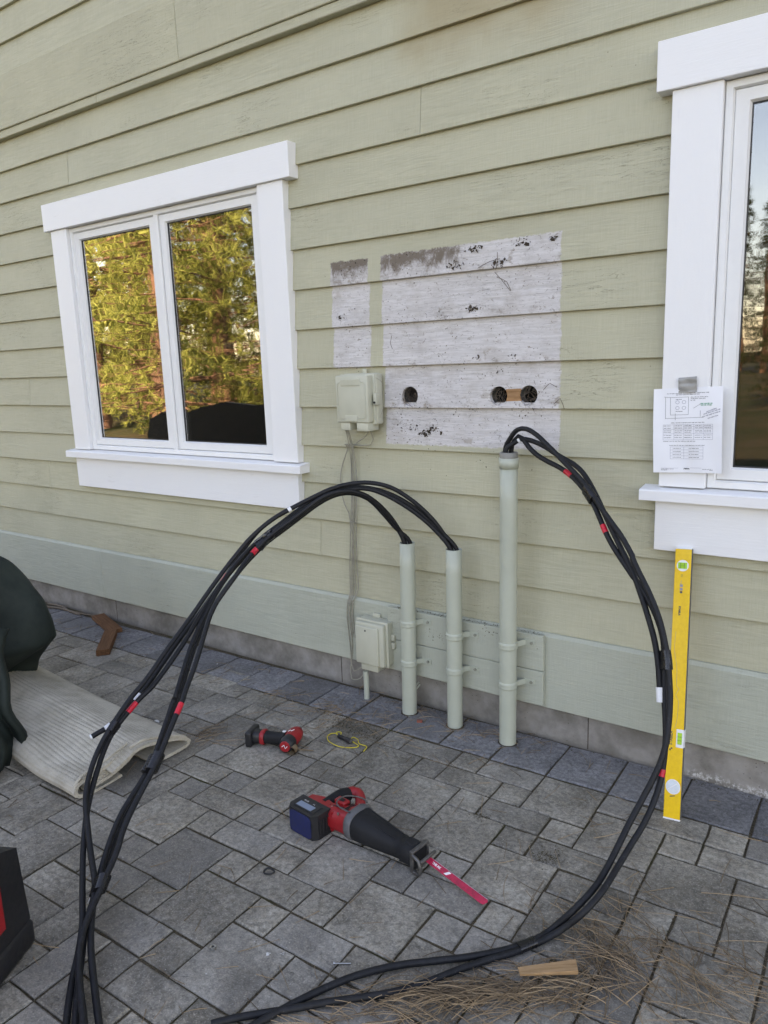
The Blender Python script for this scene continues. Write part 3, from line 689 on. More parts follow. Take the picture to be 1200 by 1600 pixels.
# stub conduit below the lower box
sc = empty('stub_conduit', (-2.0, -.086, 0)); tag(sc, 'thin short sage stub pipe below the lower utility box', 'conduit')
m = MB(); m.tube([(0, 0, -.03), (.001, .002, .06), (-.002, .004, .135)], .0125, 14); m.build('pipe', MT['pipe'], sc)
m = MB(); m.tube([(0, 0, -.001), (.0, .0, .001)], .0165, 14, raw=True); m.build('base_seal', MT['crumb'], sc)

def utility_box_upper():
    t = empty('utility_box', (-2.0, 0, 1.24)); tag(t, 'sage plastic utility box mounted high beside the bare siding patch', 'utility box', 'boxes on the wall')
    o = Vector((-2.0, 0, 1.24))
    def B(nm, mat, *bx, par=t, bev=.004, seg=2):
        m = MB()
        for b in bx: m.box(b[0]-o.x, b[1]-o.x, b[2], b[3], b[4]-o.z, b[5]-o.z, bev, seg=seg)
        return m.build(nm, mat, par)
    B('back_case', MT['box'], (-2.085, -1.905, -.052, -.004, 1.262, 1.478), bev=.008)
    lid = B('lid', MT['box'], (-2.088, -1.918, -.100, -.054, 1.272, 1.471), bev=.006)
    B('rim', MT['box'], (-2.092, -1.908, -.060, -.050, 1.262, 1.476), bev=.003)
    # raised outline and the two label plates on the lid
    m = MB(); y = -.1012; x0, x1, z0, z1, c = -2.077, -1.929, 1.291, 1.443, .01
    pts = [(x0+c, y, z0), (x1-c, y, z0), (x1, y, z0+c), (x1, y, z1-c), (x1-c, y, z1), (x0+c, y, z1), (x0, y, z1-c), (x0, y, z0+c)]
    m.tube([Vector(p)-o for p in pts], .0012, 5, raw=True, closed=True); m.build('lid_rib', MT['box'], lid)
    B('label_plate', MT['box'], (-2.058, -1.955, -.1035, -.099, 1.428, 1.457), par=lid, bev=.0015, seg=1)
    B('label_plate', MT['box'], (-2.040, -1.975, -.1030, -.099, 1.279, 1.303), par=lid, bev=.0015, seg=1)
    B('cable_port', MT['box'], (-2.072, -2.022, -.094, -.014, 1.238, 1.272)); B('cable_port', MT['box'], (-1.985, -1.925, -.096, -.014, 1.236, 1.272))
    B('hanger_tab', MT['box'], (-2.005, -1.985, -.012, -.004, 1.476, 1.497), bev=.002, seg=1)
    la = B('latch', MT['box'], (-1.909, -1.893, -.074, -.040, 1.345, 1.395), bev=.004)
    m = MB(); m.cyl(Vector((-1.901, -.078, 1.357))-o, Vector((-1.901, -.070, 1.357))-o, .005, 10); m.build('latch_hole', MT['dark'], la)
    m = MB()
    for k, (dz, w) in enumerate(((1.450, .052), (1.442, .05), (1.434, .044))): m.box(-2.006-w/2-o.x, -2.006+w/2-o.x, -.1042, -.1034, dz-.0012-o.z, dz+.0012-o.z)
    tag(m.build('moulded_lettering', MT['box'], lid), None, None, None, 'stuff')
    m = MB(); m.tube([Vector(q)-o for q in ((-1.915, -.05, 1.462), (-1.880, -.045, 1.44), (-1.872, -.04, 1.39), (-1.885, -.03, 1.34), (-1.90, -.04, 1.29))], .0011, 5); m.build('seal_wire', MT['wire'], t)
utility_box_upper()
def utility_box_lower():
    t = empty('utility_box', (-1.95, -.022, .17)); tag(t, 'sage plastic utility box low on the skirt board beside the conduits', 'utility box', 'boxes on the wall')
    o = Vector((-1.95, -.022, .17))
    def B(nm, mat, b, par=t, bev=.005, seg=2):
        m = MB(); m.box(b[0]-o.x, b[1]-o.x, b[2]-o.y, b[3]-o.y, b[4]-o.z, b[5]-o.z, bev, seg=seg); return m.build(nm, mat, par)
    B('back_case', MT['box'], (-2.038, -1.868, -.080, -.024, .186, .386), bev=.007)
    lid = B('lid', MT['box'], (-2.030, -1.876, -.112, -.082, .184, .382), bev=.007)
    B('lid_panel', MT['box'], (-2.022, -1.898, -.124, -.110, .190, .368), lid, .006)
    B('lid_rim', MT['box'], (-2.040, -1.866, -.088, -.076, .178, .390), bev=.003)
    B('cable_port', MT['box'], (-2.012, -1.920, -.100, -.040, .150, .186), bev=.004)
    B('hanger_tab', MT['box'], (-1.985, -1.945, -.036, -.023, .384, .404), bev=.003)
    for z in (.300, .262): B('hinge', MT['box'], (-1.868, -1.850, -.064, -.044, z, z+.030), bev=.004)
    B('foot_tab', MT['box'], (-1.868, -1.852, -.040, -.024, .186, .206), bev=.003)
    m = MB(); m.cyl(Vector((-1.964, -.1255, .350))-o, Vector((-1.964, -.122, .350))-o, .004, 10); m.build('lid_screw', MT['dark'], lid)
utility_box_lower()
# wires between the two boxes
wb = empty('wire_bundle', (-2.1, 0, 0)); tag(wb, 'thin tan telephone wires tied together between the two utility boxes', 'wires')
L = Vector((-2.1, 0, 0))
for k, (pts, r) in enumerate((
    ([(-2.085, -.05, 1.245), (-2.087, -.03, 1.19), (-2.105, -.012, 1.15), (-2.150, -.008, 1.05), (-2.158, -.008, .97), (-2.140, -.008, .89), (-2.112, -.008, .82), (-2.126, -.008, .60), (-2.129, -.010, .475), (-2.130, -.028, .435), (-2.140, -.028, .36), (-2.130, -.027, .20), (-2.125, -.03, .12), (-2.10, -.045, .10), (-2.03, -.06, .145)], .0026),
    ([(-2.078, -.05, 1.245), (-2.076, -.02, 1.15), (-2.082, -.006, 1.0), (-2.092, -.006, .82), (-2.108, -.006, .62), (-2.112, -.010, .475), (-2.114, -.028, .435), (-2.128, -.028, .37), (-2.118, -.027, .22), (-2.134, -.03, .09), (-2.12, -.04, .055), (-2.06, -.05, .075), (-2.01, -.06, .145)], .0026),
    ([(-2.070, -.05, 1.245), (-2.068, -.02, 1.15), (-2.066, -.006, 1.0), (-2.080, -.006, .82), (-2.086, -.006, .62), (-2.082, -.010, .49), (-2.100, -.030, .44), (-2.106, -.028, .36), (-2.10, -.03, .30), (-2.08, -.05, .27)], .0026),
    ([(-1.955, -.05, 1.245), (-1.985, -.03, 1.21), (-2.05, -.015, 1.175), (-2.085, -.008, 1.13), (-2.090, -.008, .98), (-2.100, -.008, .80), (-2.118, -.008, .55), (-2.121, -.010, .475), (-2.122, -.029, .43), (-2.120, -.028, .33), (-2.105, -.03, .28)], .0024),
    ([(-1.950, -.05, 1.245), (-1.955, -.02, 1.195), (-1.975, -.012, 1.17), (-2.03, -.012, 1.165), (-2.105, -.014, 1.168), (-2.118, -.010, 1.15)], .0022),
    ([(-2.082, -.05, 1.245), (-2.088, -.016, 1.12), (-2.096, -.010, .95), (-2.104, -.010, .81), (-2.098, -.010, .62), (-2.097, -.012, .475), (-2.100, -.030, .435), (-2.112, -.030, .36), (-2.112, -.03, .26)], .0022))):
    m = MB(); m.tube([Vector(p)-L for p in pts], r, 7, .02); m.build('wire', MT['wire'], wb)
for z, x, w, y in ((1.166, -2.09, .03, -.012), (.812, -2.10, .014, -.008), (.425, -2.115, .02, -.032)):
    m = MB(); m.tube([Vector((x+w*math.cos(a), y+.008*math.sin(a), z+.003*math.sin(2*a)))-L for a in (2*math.pi*k/10 for k in range(10))], .0018, 5, closed=True, step=.01); m.build('tie', MT['wire'], wb)
gw = MB(); gw.tube([(-1.80, -.045, 0), (-1.79, -.05, .04), (-1.765, -.045, .09), (-1.745, -.03, .12)], .0035, 6); gw.tube([(-1.79, -.05, 0), (-1.782, -.052, .04), (-1.755, -.045, .085), (-1.74, -.03, .11)], .0035, 6)
tag(gw.build('ground_wire', MT['pipe']), 'pale green wire pair rising behind the conduit nearest the lower box', 'wire')

# ================================================================ CABLES
CABLES = {
    'S1': [(-1.519,-0.088,0.685),(-1.531,-0.094,0.775),(-1.557,-0.124,0.852),(-1.602,-0.158,0.924),(-1.66,-0.196,0.987),(-1.722,-0.235,1.033),(-1.791,-0.274,1.052),(-1.858,-0.315,1.05),(-1.917,-0.366,1.033),(-1.971,-0.427,1.002),(-2.025,-0.49,0.966),(-2.078,-0.553,0.925),(-2.129,-0.616,0.865),(-2.167,-0.682,0.791),(-2.185,-0.752,0.725),(-2.192,-0.813,0.672),(-2.195,-0.872,0.623),(-2.192,-0.947,0.571),(-2.186,-1.023,0.522),(-2.178,-1.091,0.476),(-2.173,-1.147,0.441),(-2.171,-1.191,0.417),(-2.164,-1.24,0.388),(-2.153,-1.294,0.355),(-2.141,-1.341,0.324),(-2.122,-1.385,0.295),(-2.097,-1.426,0.266),(-2.067,-1.462,0.24),(-2.03,-1.494,0.216),(-1.978,-1.527,0.189),(-1.921,-1.561,0.16),(-1.87,-1.59,0.137),(-1.827,-1.613,0.121),(-1.793,-1.634,0.109),(-1.76,-1.662,0.095),(-1.721,-1.696,0.081),(-1.684,-1.725,0.069),(-1.641,-1.754,0.059),(-1.585,-1.788,0.049),(-1.521,-1.824,0.04),(-1.46,-1.858,0.033),(-1.408,-1.887,0.027)],
    'S2': [(-1.495,-0.086,0.685),(-1.507,-0.092,0.775),(-1.566,-0.125,0.852),(-1.628,-0.159,0.922),(-1.692,-0.193,0.975),(-1.754,-0.226,1.009),(-1.816,-0.258,1.027),(-1.877,-0.296,1.031),(-1.93,-0.342,1.021),(-1.977,-0.392,0.995),(-2.026,-0.448,0.952),(-2.076,-0.505,0.902),(-2.137,-0.555,0.847),(-2.188,-0.62,0.776),(-2.202,-0.717,0.699),(-2.198,-0.808,0.632),(-2.189,-0.881,0.576),(-2.176,-0.949,0.53),(-2.168,-1.014,0.487),(-2.163,-1.078,0.446),(-2.16,-1.127,0.418),(-2.163,-1.156,0.405),(-2.164,-1.196,0.384),(-2.161,-1.244,0.358),(-2.157,-1.285,0.334),(-2.145,-1.324,0.308),(-2.124,-1.364,0.281),(-2.097,-1.404,0.253),(-2.068,-1.444,0.226),(-2.035,-1.482,0.201),(-2,-1.518,0.178),(-1.961,-1.552,0.154),(-1.917,-1.588,0.129),(-1.864,-1.627,0.106),(-1.803,-1.67,0.084),(-1.751,-1.706,0.067),(-1.711,-1.739,0.055),(-1.674,-1.773,0.044),(-1.638,-1.809,0.036),(-1.592,-1.85,0.029),(-1.539,-1.893,0.021),(-1.492,-1.929,0.015)],
    'S3': [(-1.507,-0.108,0.683),(-1.519,-0.114,0.773),(-1.578,-0.139,0.855),(-1.639,-0.172,0.919),(-1.7,-0.209,0.97),(-1.757,-0.243,1.007),(-1.809,-0.271,1.026),(-1.863,-0.305,1.027),(-1.918,-0.351,1.012),(-1.967,-0.404,0.983),(-2.016,-0.46,0.942),(-2.063,-0.514,0.896),(-2.125,-0.544,0.847),(-2.189,-0.587,0.784),(-2.203,-0.681,0.719),(-2.192,-0.765,0.664),(-2.185,-0.82,0.614),(-2.17,-0.878,0.569),(-2.147,-0.934,0.529),(-2.122,-0.986,0.488),(-2.097,-1.034,0.449),(-2.069,-1.083,0.413),(-2.055,-1.107,0.397),(-2.058,-1.105,0.398),(-2.048,-1.126,0.384),(-2.025,-1.169,0.353),(-2.003,-1.213,0.321),(-1.981,-1.255,0.291),(-1.962,-1.298,0.264),(-1.948,-1.346,0.237),(-1.937,-1.395,0.211),(-1.922,-1.444,0.187),(-1.896,-1.496,0.16),(-1.863,-1.548,0.131),(-1.833,-1.587,0.112),(-1.808,-1.616,0.1),(-1.786,-1.643,0.088),(-1.764,-1.672,0.076),(-1.738,-1.702,0.066),(-1.7,-1.737,0.054),(-1.652,-1.778,0.041),(-1.593,-1.827,0.031),(-1.526,-1.877,0.022),(-1.471,-1.916,0.015)],
    'S4': [(-1.748,-0.084,0.689),(-1.76,-0.09,0.779),(-1.763,-0.132,0.844),(-1.779,-0.175,0.907),(-1.804,-0.223,0.964),(-1.835,-0.275,1.005),(-1.873,-0.328,1.022),(-1.914,-0.378,1.015),(-1.95,-0.421,0.991),(-1.982,-0.457,0.959),(-2.017,-0.497,0.924),(-2.053,-0.54,0.889),(-2.086,-0.578,0.853),(-2.104,-0.629,0.814),(-2.101,-0.694,0.778),(-2.096,-0.744,0.744),(-2.105,-0.789,0.703),(-2.113,-0.834,0.66),(-2.107,-0.875,0.621),(-2.083,-0.925,0.579),(-2.054,-0.98,0.534),(-2.03,-1.032,0.49),(-2.008,-1.084,0.45),(-1.993,-1.114,0.429),(-1.987,-1.123,0.422),(-1.976,-1.15,0.404),(-1.96,-1.193,0.373),(-1.944,-1.234,0.343),(-1.927,-1.274,0.315),(-1.911,-1.316,0.288),(-1.896,-1.365,0.259),(-1.879,-1.416,0.23),(-1.858,-1.467,0.203),(-1.836,-1.507,0.181),(-1.816,-1.535,0.164),(-1.796,-1.57,0.146),(-1.775,-1.609,0.13),(-1.755,-1.644,0.116),(-1.734,-1.681,0.102),(-1.709,-1.719,0.09),(-1.68,-1.754,0.078),(-1.641,-1.788,0.067),(-1.587,-1.824,0.058),(-1.527,-1.857,0.051),(-1.475,-1.886,0.044),(-1.43,-1.916,0.039)],
    'S5': [(-1.724,-0.082,0.689),(-1.736,-0.088,0.779),(-1.773,-0.13,0.839),(-1.805,-0.167,0.901),(-1.837,-0.203,0.957),(-1.872,-0.244,0.998),(-1.911,-0.293,1.018),(-1.955,-0.344,1.013),(-1.999,-0.395,0.992),(-2.043,-0.445,0.966),(-2.086,-0.494,0.937),(-2.195,-0.478,0.877),(-2.313,-0.45,0.792),(-2.296,-0.549,0.733),(-2.249,-0.672,0.686),(-2.253,-0.74,0.632),(-2.254,-0.803,0.584),(-2.25,-0.87,0.543),(-2.241,-0.939,0.503),(-2.232,-1.004,0.462),(-2.224,-1.065,0.423),(-2.218,-1.112,0.397),(-2.215,-1.146,0.38),(-2.211,-1.192,0.356),(-2.212,-1.239,0.333),(-2.221,-1.273,0.317),(-2.234,-1.301,0.306),(-2.244,-1.324,0.297)],
    'S6': [(-1.736,-0.104,0.688),(-1.748,-0.11,0.778),(-1.77,-0.128,0.841),(-1.798,-0.157,0.9),(-1.832,-0.194,0.952),(-1.869,-0.236,0.988),(-1.906,-0.282,1.003),(-1.946,-0.328,0.994),(-1.988,-0.375,0.965),(-2.034,-0.426,0.92),(-2.083,-0.48,0.871),(-2.13,-0.532,0.825),(-2.174,-0.59,0.764),(-2.208,-0.656,0.694),(-2.222,-0.716,0.638),(-2.218,-0.77,0.594),(-2.202,-0.83,0.551),(-2.178,-0.89,0.51),(-2.152,-0.945,0.469),(-2.126,-0.994,0.431),(-2.097,-1.045,0.395),(-2.08,-1.072,0.377),(-2.082,-1.074,0.377),(-2.071,-1.096,0.362),(-2.048,-1.14,0.331),(-2.027,-1.184,0.301),(-2.006,-1.227,0.271),(-1.987,-1.272,0.244),(-1.971,-1.321,0.217),(-1.956,-1.372,0.19),(-1.936,-1.423,0.165),(-1.907,-1.477,0.137),(-1.872,-1.531,0.108),(-1.842,-1.575,0.088),(-1.818,-1.611,0.074),(-1.799,-1.647,0.06)],
    'T1': [(-1.267,-0.101,1.092),(-1.279,-0.107,1.182),(-1.25,-0.121,1.231),(-1.217,-0.131,1.263),(-1.178,-0.14,1.268),(-1.132,-0.155,1.25),(-1.084,-0.176,1.22),(-1.037,-0.198,1.189),(-0.993,-0.22,1.159),(-0.951,-0.239,1.131),(-0.913,-0.257,1.102),(-0.877,-0.276,1.069),(-0.838,-0.298,1.031),(-0.798,-0.32,0.994),(-0.761,-0.339,0.96),(-0.729,-0.358,0.924),(-0.713,-0.368,0.904),(-0.711,-0.371,0.898),(-0.689,-0.386,0.866),(-0.645,-0.413,0.807),(-0.607,-0.44,0.745),(-0.582,-0.463,0.687),(-0.564,-0.484,0.63),(-0.552,-0.504,0.576),(-0.543,-0.523,0.524),(-0.538,-0.548,0.465),(-0.537,-0.575,0.408),(-0.545,-0.601,0.357),(-0.559,-0.628,0.311),(-0.575,-0.658,0.266),(-0.593,-0.711,0.214),(-0.607,-0.786,0.162),(-0.616,-0.852,0.13),(-0.628,-0.911,0.11),(-0.657,-0.962,0.075),(-0.691,-0.98,0.032),(-0.71,-1.002,0.013),(-0.735,-1.059,0.013),(-0.785,-1.13,0.013),(-0.847,-1.195,0.013),(-0.912,-1.253,0.013),(-0.971,-1.305,0.013),(-1.017,-1.355,0.013),(-1.056,-1.408,0.013),(-1.09,-1.469,0.013),(-1.123,-1.541,0.013),(-1.151,-1.614,0.013),(-1.174,-1.678,0.013)],
    'T2': [(-1.243,-0.099,1.093),(-1.255,-0.105,1.183),(-1.238,-0.113,1.22),(-1.22,-0.115,1.238),(-1.203,-0.114,1.229),(-1.181,-0.118,1.203),(-1.144,-0.131,1.177),(-1.094,-0.15,1.157),(-1.042,-0.17,1.141),(-0.997,-0.189,1.123),(-0.955,-0.213,1.1),(-0.913,-0.243,1.072),(-0.876,-0.269,1.037),(-0.847,-0.291,0.999),(-0.822,-0.311,0.964),(-0.794,-0.329,0.928),(-0.76,-0.347,0.892),(-0.725,-0.364,0.857),(-0.707,-0.373,0.839),(-0.7,-0.376,0.834),(-0.67,-0.389,0.802),(-0.626,-0.413,0.747),(-0.595,-0.437,0.689),(-0.58,-0.459,0.629),(-0.573,-0.479,0.571),(-0.566,-0.498,0.519),(-0.556,-0.518,0.471),(-0.547,-0.539,0.424),(-0.542,-0.562,0.377),(-0.54,-0.588,0.332),(-0.542,-0.618,0.288),(-0.549,-0.654,0.247),(-0.56,-0.695,0.209),(-0.575,-0.749,0.175),(-0.588,-0.822,0.144),(-0.599,-0.906,0.121),(-0.626,-0.967,0.087),(-0.671,-0.992,0.036),(-0.711,-1.039,0.013),(-0.755,-1.115,0.013),(-0.805,-1.183,0.013),(-0.849,-1.248,0.013),(-0.891,-1.319,0.013),(-0.942,-1.389,0.013),(-1.001,-1.448,0.013),(-1.06,-1.503,0.013),(-1.113,-1.558,0.013),(-1.164,-1.608,0.013),(-1.212,-1.656,0.013),(-1.251,-1.703,0.013)],
    'T3': [(-1.255,-0.121,1.093),(-1.267,-0.127,1.183),(-1.236,-0.117,1.213),(-1.211,-0.114,1.227),(-1.172,-0.116,1.224),(-1.119,-0.126,1.208),(-1.069,-0.142,1.186),(-1.023,-0.161,1.168),(-0.981,-0.178,1.153),(-0.942,-0.201,1.132),(-0.906,-0.23,1.102),(-0.871,-0.257,1.063),(-0.834,-0.285,1.015),(-0.795,-0.314,0.964),(-0.76,-0.337,0.918),(-0.728,-0.358,0.877),(-0.705,-0.373,0.845),(-0.685,-0.388,0.811),(-0.652,-0.413,0.749),(-0.618,-0.442,0.678),(-0.598,-0.464,0.616),(-0.585,-0.485,0.558),(-0.575,-0.503,0.504)],
}

def strand(parent, key, r=.0090):
    m = MB(); m.tube(CABLES[key], r, 10, .014); return m.build('cable', MT['cable'], parent)
def between(key, a, b):
    P = CABLES[key]; out = []
    t = a
    while t < b+1e-6:
        i = min(int(t), len(P)-2); out.append(Vector(P[i]).lerp(Vector(P[i+1]), t-i)); t += (b-a)/4
    return out
def band(parent, key, a, b, mat, name='tape_band', r=.0099):
    m = MB(); m.tube(between(key, a, b), r, 10, .01); m.build(name, MT[mat], parent)
def binding(parent, pairs, r=.0215):
    """electrician's tape wound round several strands"""
    pts = [[between(k, a, b)[j] for k, a, b in pairs] for j in range(5)]
    C_ = [sum(p, Vector())/len(p) for p in pts]
    n = 14; rings = []
    for j, p in enumerate(pts):
        t = (C_[min(j+1, 4)]-C_[max(j-1, 0)]).normalized(); a = t.orthogonal().normalized(); b = t.cross(a); ring = []
        for k in range(n):
            d = a*math.cos(2*math.pi*k/n)+b*math.sin(2*math.pi*k/n)
            ring.append(C_[j]+d*(max((q-C_[j]).dot(d) for q in p)*.92+.0104))
        rings.append(ring)
    m = MB(); m.rings(rings, True); m.build('tape_binding', MT['blacktape'], parent)
cl = empty('cable_bundle'); tag(cl, 'bundle of thick black cables arching from the two short conduits down to the lower left', 'cables', 'power cables pulled from the conduits')
for k in range(1, 7): strand(cl, 'S%d' % k)
band(cl, 'S4', 24.55, 25.5, 'redtape'); band(cl, 'S2', 21.75, 22.6, 'redtape'); band(cl, 'S4', 12.8, 13.2, 'redtape', r=.0112); band(cl, 'S5', 13.7, 14.1, 'redtape')
band(cl, 'S5', 21.6, 22.3, 'whitetape'); band(cl, 'S5', 24.6, 25.2, 'whitetape'); nS5 = len(CABLES['S5'])-1; band(cl, 'S5', nS5-.22, nS5+.0, 'whitetape')
nS6 = len(CABLES['S6'])-1; band(cl, 'S6', nS6-.45, nS6+.0, 'whitetape', r=.0118)
band(cl, 'S1', 10.0, 10.15, 'whitetape')
binding(cl, [('S3', 27.8, 28.9), ('S4', 27.8, 28.9)]); binding(cl, [('S3', 34.8, 35.9), ('S4', 35.6, 36.7), ('S1', 33.0, 33.9)])
binding(cl, [('S1', 23.1, 23.7), ('S2', 23.2, 24.0)]); binding(cl, [('S3', 11.6, 12.6), ('S4', 11.4, 12.4)])
cr = empty('cable_bundle'); tag(cr, 'loop of black cables from the tallest conduit past the yellow level onto the pavers', 'cables', 'power cables pulled from the conduits')
for k in (1, 2, 3): strand(cr, 'T%d' % k)
band(cr, 'T2', 8.7, 9.35, 'redtape'); band(cr, 'T2', 13.6, 14.2, 'redtape'); band(cr, 'T2', 28.9, 29.3, 'redtape'); nT3 = len(CABLES['T3'])-1
band(cr, 'T3', nT3-.75, nT3+.0, 'whitetape', r=.0118); band(cr, 'T3', 2.6, 2.9, 'whitetape')
binding(cr, [('T1', 10.4, 11.3), ('T2', 10.8, 11.7)]); binding(cr, [('T1', 21.6, 22.5), ('T2', 22.6, 23.5)]); binding(cr, [('T1', 36.6, 37.3), ('T2', 38.4, 39.0)], .02)

# ================================================================ SPIRIT LEVEL leaning on the wall
lv_a = Vector((-.580, -.300, .0005)); lv_b = Vector((-.640, -.046, .868))
lz = (lv_b-lv_a).normalized(); lx = Vector((1, 0, 0)); lx = (lx-lz*lx.dot(lz)).normalized(); ly = lz.cross(lx)
LM = Matrix((lx, ly, lz)).transposed().to_4x4(); LM.translation = lv_a
lev = empty('spirit_level'); lev.matrix_world = LM; tag(lev, 'yellow spirit level leaning on the wall below the right window', 'level')
LL = (lv_b-lv_a).length; hw = .0265
m = MB(); m.prism([(-hw, .0025), (-hw+.002, 0), (hw-.002, 0), (hw, .0025), (hw, .0195), (hw-.002, .022), (-hw+.002, .022), (-hw, .0195)], .004, LL-.004, 'xy'); m.build('rail', MT['level'], lev)
m = MB(); m.box(hw, hw+.0012, .003, .019, .004, LL-.004); m.build('measuring_edge', MT['grey'], lev)
for z0, z1 in ((0, .006), (LL-.006, LL)):
    m = MB(); m.box(-hw-.0005, hw+.0005, -.0006, .0226, z0, z1, .001); m.build('end_cap', MT['whitetape'], lev)
def disc(m, x, z, rx, rz, y, n=24, th=.0012): m.prism([(x+rx*math.cos(2*math.pi*k/n), z+rz*math.sin(2*math.pi*k/n)) for k in range(n)], y, y+th, 'xz')
m = MB(); disc(m, 0, LL-.062, .0195, .0195, -.0008); v1 = m.build('vial_ring', MT['whitetape'], lev)
m = MB(); m.box(-.0145, .0145, -.0026, -.0009, LL-.0725, LL-.0515, .0008); m.build('vial', MT['vial'], v1)
m = MB(); m.box(-.0065, -.0055, -.0032, -.0027, LL-.0715, LL-.0525); m.build('vial_line', MT['dark'], v1); m = MB(); m.box(.0055, .0065, -.0032, -.0027, LL-.0715, LL-.0525); m.build('vial_line', MT['dark'], v1)
zc = .268
m = MB(); m.box(.004, hw+.0016, -.0012, .0232, zc-.030, zc+.030, .001); v2 = m.build('vial_housing', MT['whitetape'], lev)
m = MB(); m.box(.0085, .0225, -.0028, -.0014, zc-.019, zc+.019, .0008); m.build('vial', MT['vial'], v2)
for dz in (-.006, .006):
    m = MB(); m.box(.0088, .0222, -.0034, -.0029, zc+dz-.0005, zc+dz+.0005); m.build('vial_line', MT['dark'], v2)
m = MB(); disc(m, .001, .108, .0235, .0245, -.0008); v3 = m.build('dial_ring', MT['whitetape'], lev)
m = MB(); disc(m, .001, .108, .0200, .0210, -.0022); dd = m.build('dial', MT['dial'], v3)
m = MB(); m.box(-.016, .018, -.003, -.0024, .1085, .1115, mat=Matrix.Translation((.001, 0, .108)) @ Matrix.Rotation(R(-38), 4, 'Y') @ Matrix.Translation((-.001, 0, -.108))); m.build('vial_tube', MT['whitetape'], v3)
face = lambda x, z, rot=0: Matrix.Translation((x, -.0004, z)) @ Matrix.Rotation(R(90), 4, 'X') @ Matrix.Rotation(R(rot), 4, 'Z')
text_mesh('STABILA', .0125, MT['ink'], face(-.012, zc-.002, 90), lev, bold=.0004)
m = MB()
for a, b in ((0, 0), (1, 1)): m.box(-.0165+a*.005, -.0115+a*.005, -.0007, -.0002, zc-.043+b*.005, zc-.038+b*.005)
m.build('maker_mark', MT['ink'], lev)
text_mesh('STABILA', .0085, MT['ink'], face(-.004, LL-.215, -90), lev, bold=.0005)
text_mesh('R+L', .007, MT['ink2'], face(-.003, LL-.118, 90), lev); text_mesh('CE', .008, MT['ink'], face(-.001, LL-.096, 90), lev)
for z in (LL-.130, LL-.142):
    m = MB(); m.box(-.006, .003, -.0007, -.0002, z-.0042, z+.0042); m.build('print_mark', MT['ink2'], lev)
m = MB(); disc(m, -.0015, LL-.152, .0042, .0042, -.0007, 14, .0005); m.build('print_mark', MT['ink'], lev)
m = MB(); m.prism([(-.008, .074), (.009, .079), (.0085, .0815), (-.0085, .0770)], -.0007, -.0002, 'xz'); m.build('print_mark', MT['ink'], lev)
m = MB(); m.tube([(-.012, -.0002, .62), (-.014, -.0002, .56), (-.004, -.0002, .50), (-.002, -.0002, .44), (.006, -.0002, .43), (-.004, -.0002, .41), (.006, -.0002, .39), (.003, -.0002, .32), (-.002, -.0002, .25+.05)], .0004, 4); m.build('scratch', MT['ink2'], lev)

# ================================================================ PAPER
pc = Vector((-.645, -.0345, 1.265)); pz = Vector((-.02, 0, 1)).normalized()
pap = empty('paper_sheet', pc, 0); tag(pap, 'white printed sheet with a diagram and tables taped to the right window trim', 'paper')
pap.rotation_euler = (R(-1.0), R(-2.2), 0)
PW, PH = .218, .281; m = MB(); nx, nz = 16, 20; V = []
def bulge(x, z): return -.004-.010*(abs(x)/(PW/2))**2*(0.3+.7*(1-(z+PH/2)/PH))-.004*math.sin((z+PH/2)/PH*3.0)-.0016*math.cos(x*60+z*20)+.002*math.exp(-(z/.006)**2)+.0015*math.exp(-(x/.006)**2)
V = [((i/nx-.5)*PW, bulge((i/nx-.5)*PW, (j/nz-.5)*PH), (j/nz-.5)*PH) for j in range(nz+1) for i in range(nx+1)]
F = [(j*(nx+1)+i, j*(nx+1)+i+1, (j+1)*(nx+1)+i+1, (j+1)*(nx+1)+i) for j in range(nz) for i in range(nx)]
m.add(V, F, 0, True); N_ = len(V); m.add([(x, y+.0003, z) for x, y, z in V], [tuple(reversed(q)) for q in F], 0, True); m.build('sheet', MT['paper'], pap)
ink = {k: MB() for k in ('ink', 'ink2', 'green')}
def ln(x0, z0, x1, z1, w=.0008, k='ink2'):
    a = Vector((x0, 0, z0)); b = Vector((x1, 0, z1)); d = (b-a); n = max(1, int(d.length/.012)); pr = Vector((-d.z, 0, d.x)).normalized()*w/2
    for i in range(n):
        p, q = a.lerp(b, i/n), a.lerp(b, (i+1)/n); Q = [p-pr, q-pr, q+pr, p+pr]
        ink[k].add([(v.x, bulge(v.x, v.z)-.0004, v.z) for v in Q], [(0, 1, 2, 3)])
rp = random.Random(4)
def words(x0, x1, z, h=.0022, k='ink', tilt=0.):
    x = x0
    while x < x1:
        w = rp.uniform(.004, .012); w = min(w, x1-x)
        c = x
        while c < x+w:
            l = rp.uniform(.0007, .0016); zz = z+(c-x0)*tilt+rp.uniform(-.0003, .0003); hh = h*rp.uniform(.55, 1.15)
            ink[k].add([(c, bulge(c, zz)-.0004, zz-hh/2), (c+l, bulge(c, zz)-.0004, zz-hh/2), (c+l, bulge(c, zz)-.0004, zz+hh/2), (c, bulge(c, zz)-.0004, zz+hh/2)], [(0, 1, 2, 3)]); c += l+.0005
        x += w+.0022
U = lambda px: (px/960-.5)*PW; Vv = lambda pz_: (.5-(pz_/1120))*PH             # sheet positions in a 960 x 1120 grid
words(U(190), U(770), Vv(70)); words(U(320), U(640), Vv(88))
for a in ((240, 120, 490, 120), (240, 350, 490, 350), (240, 120, 240, 350), (490, 120, 490, 350), (170, 110, 170, 400), (150, 110, 240, 120), (170, 395, 700, 390), (310, 330, 310, 420), (560, 270, 660, 215), (655, 300, 655, 380)):
    ln(U(a[0]), Vv(a[1]), U(a[2]), Vv(a[3]), .0009, 'ink')
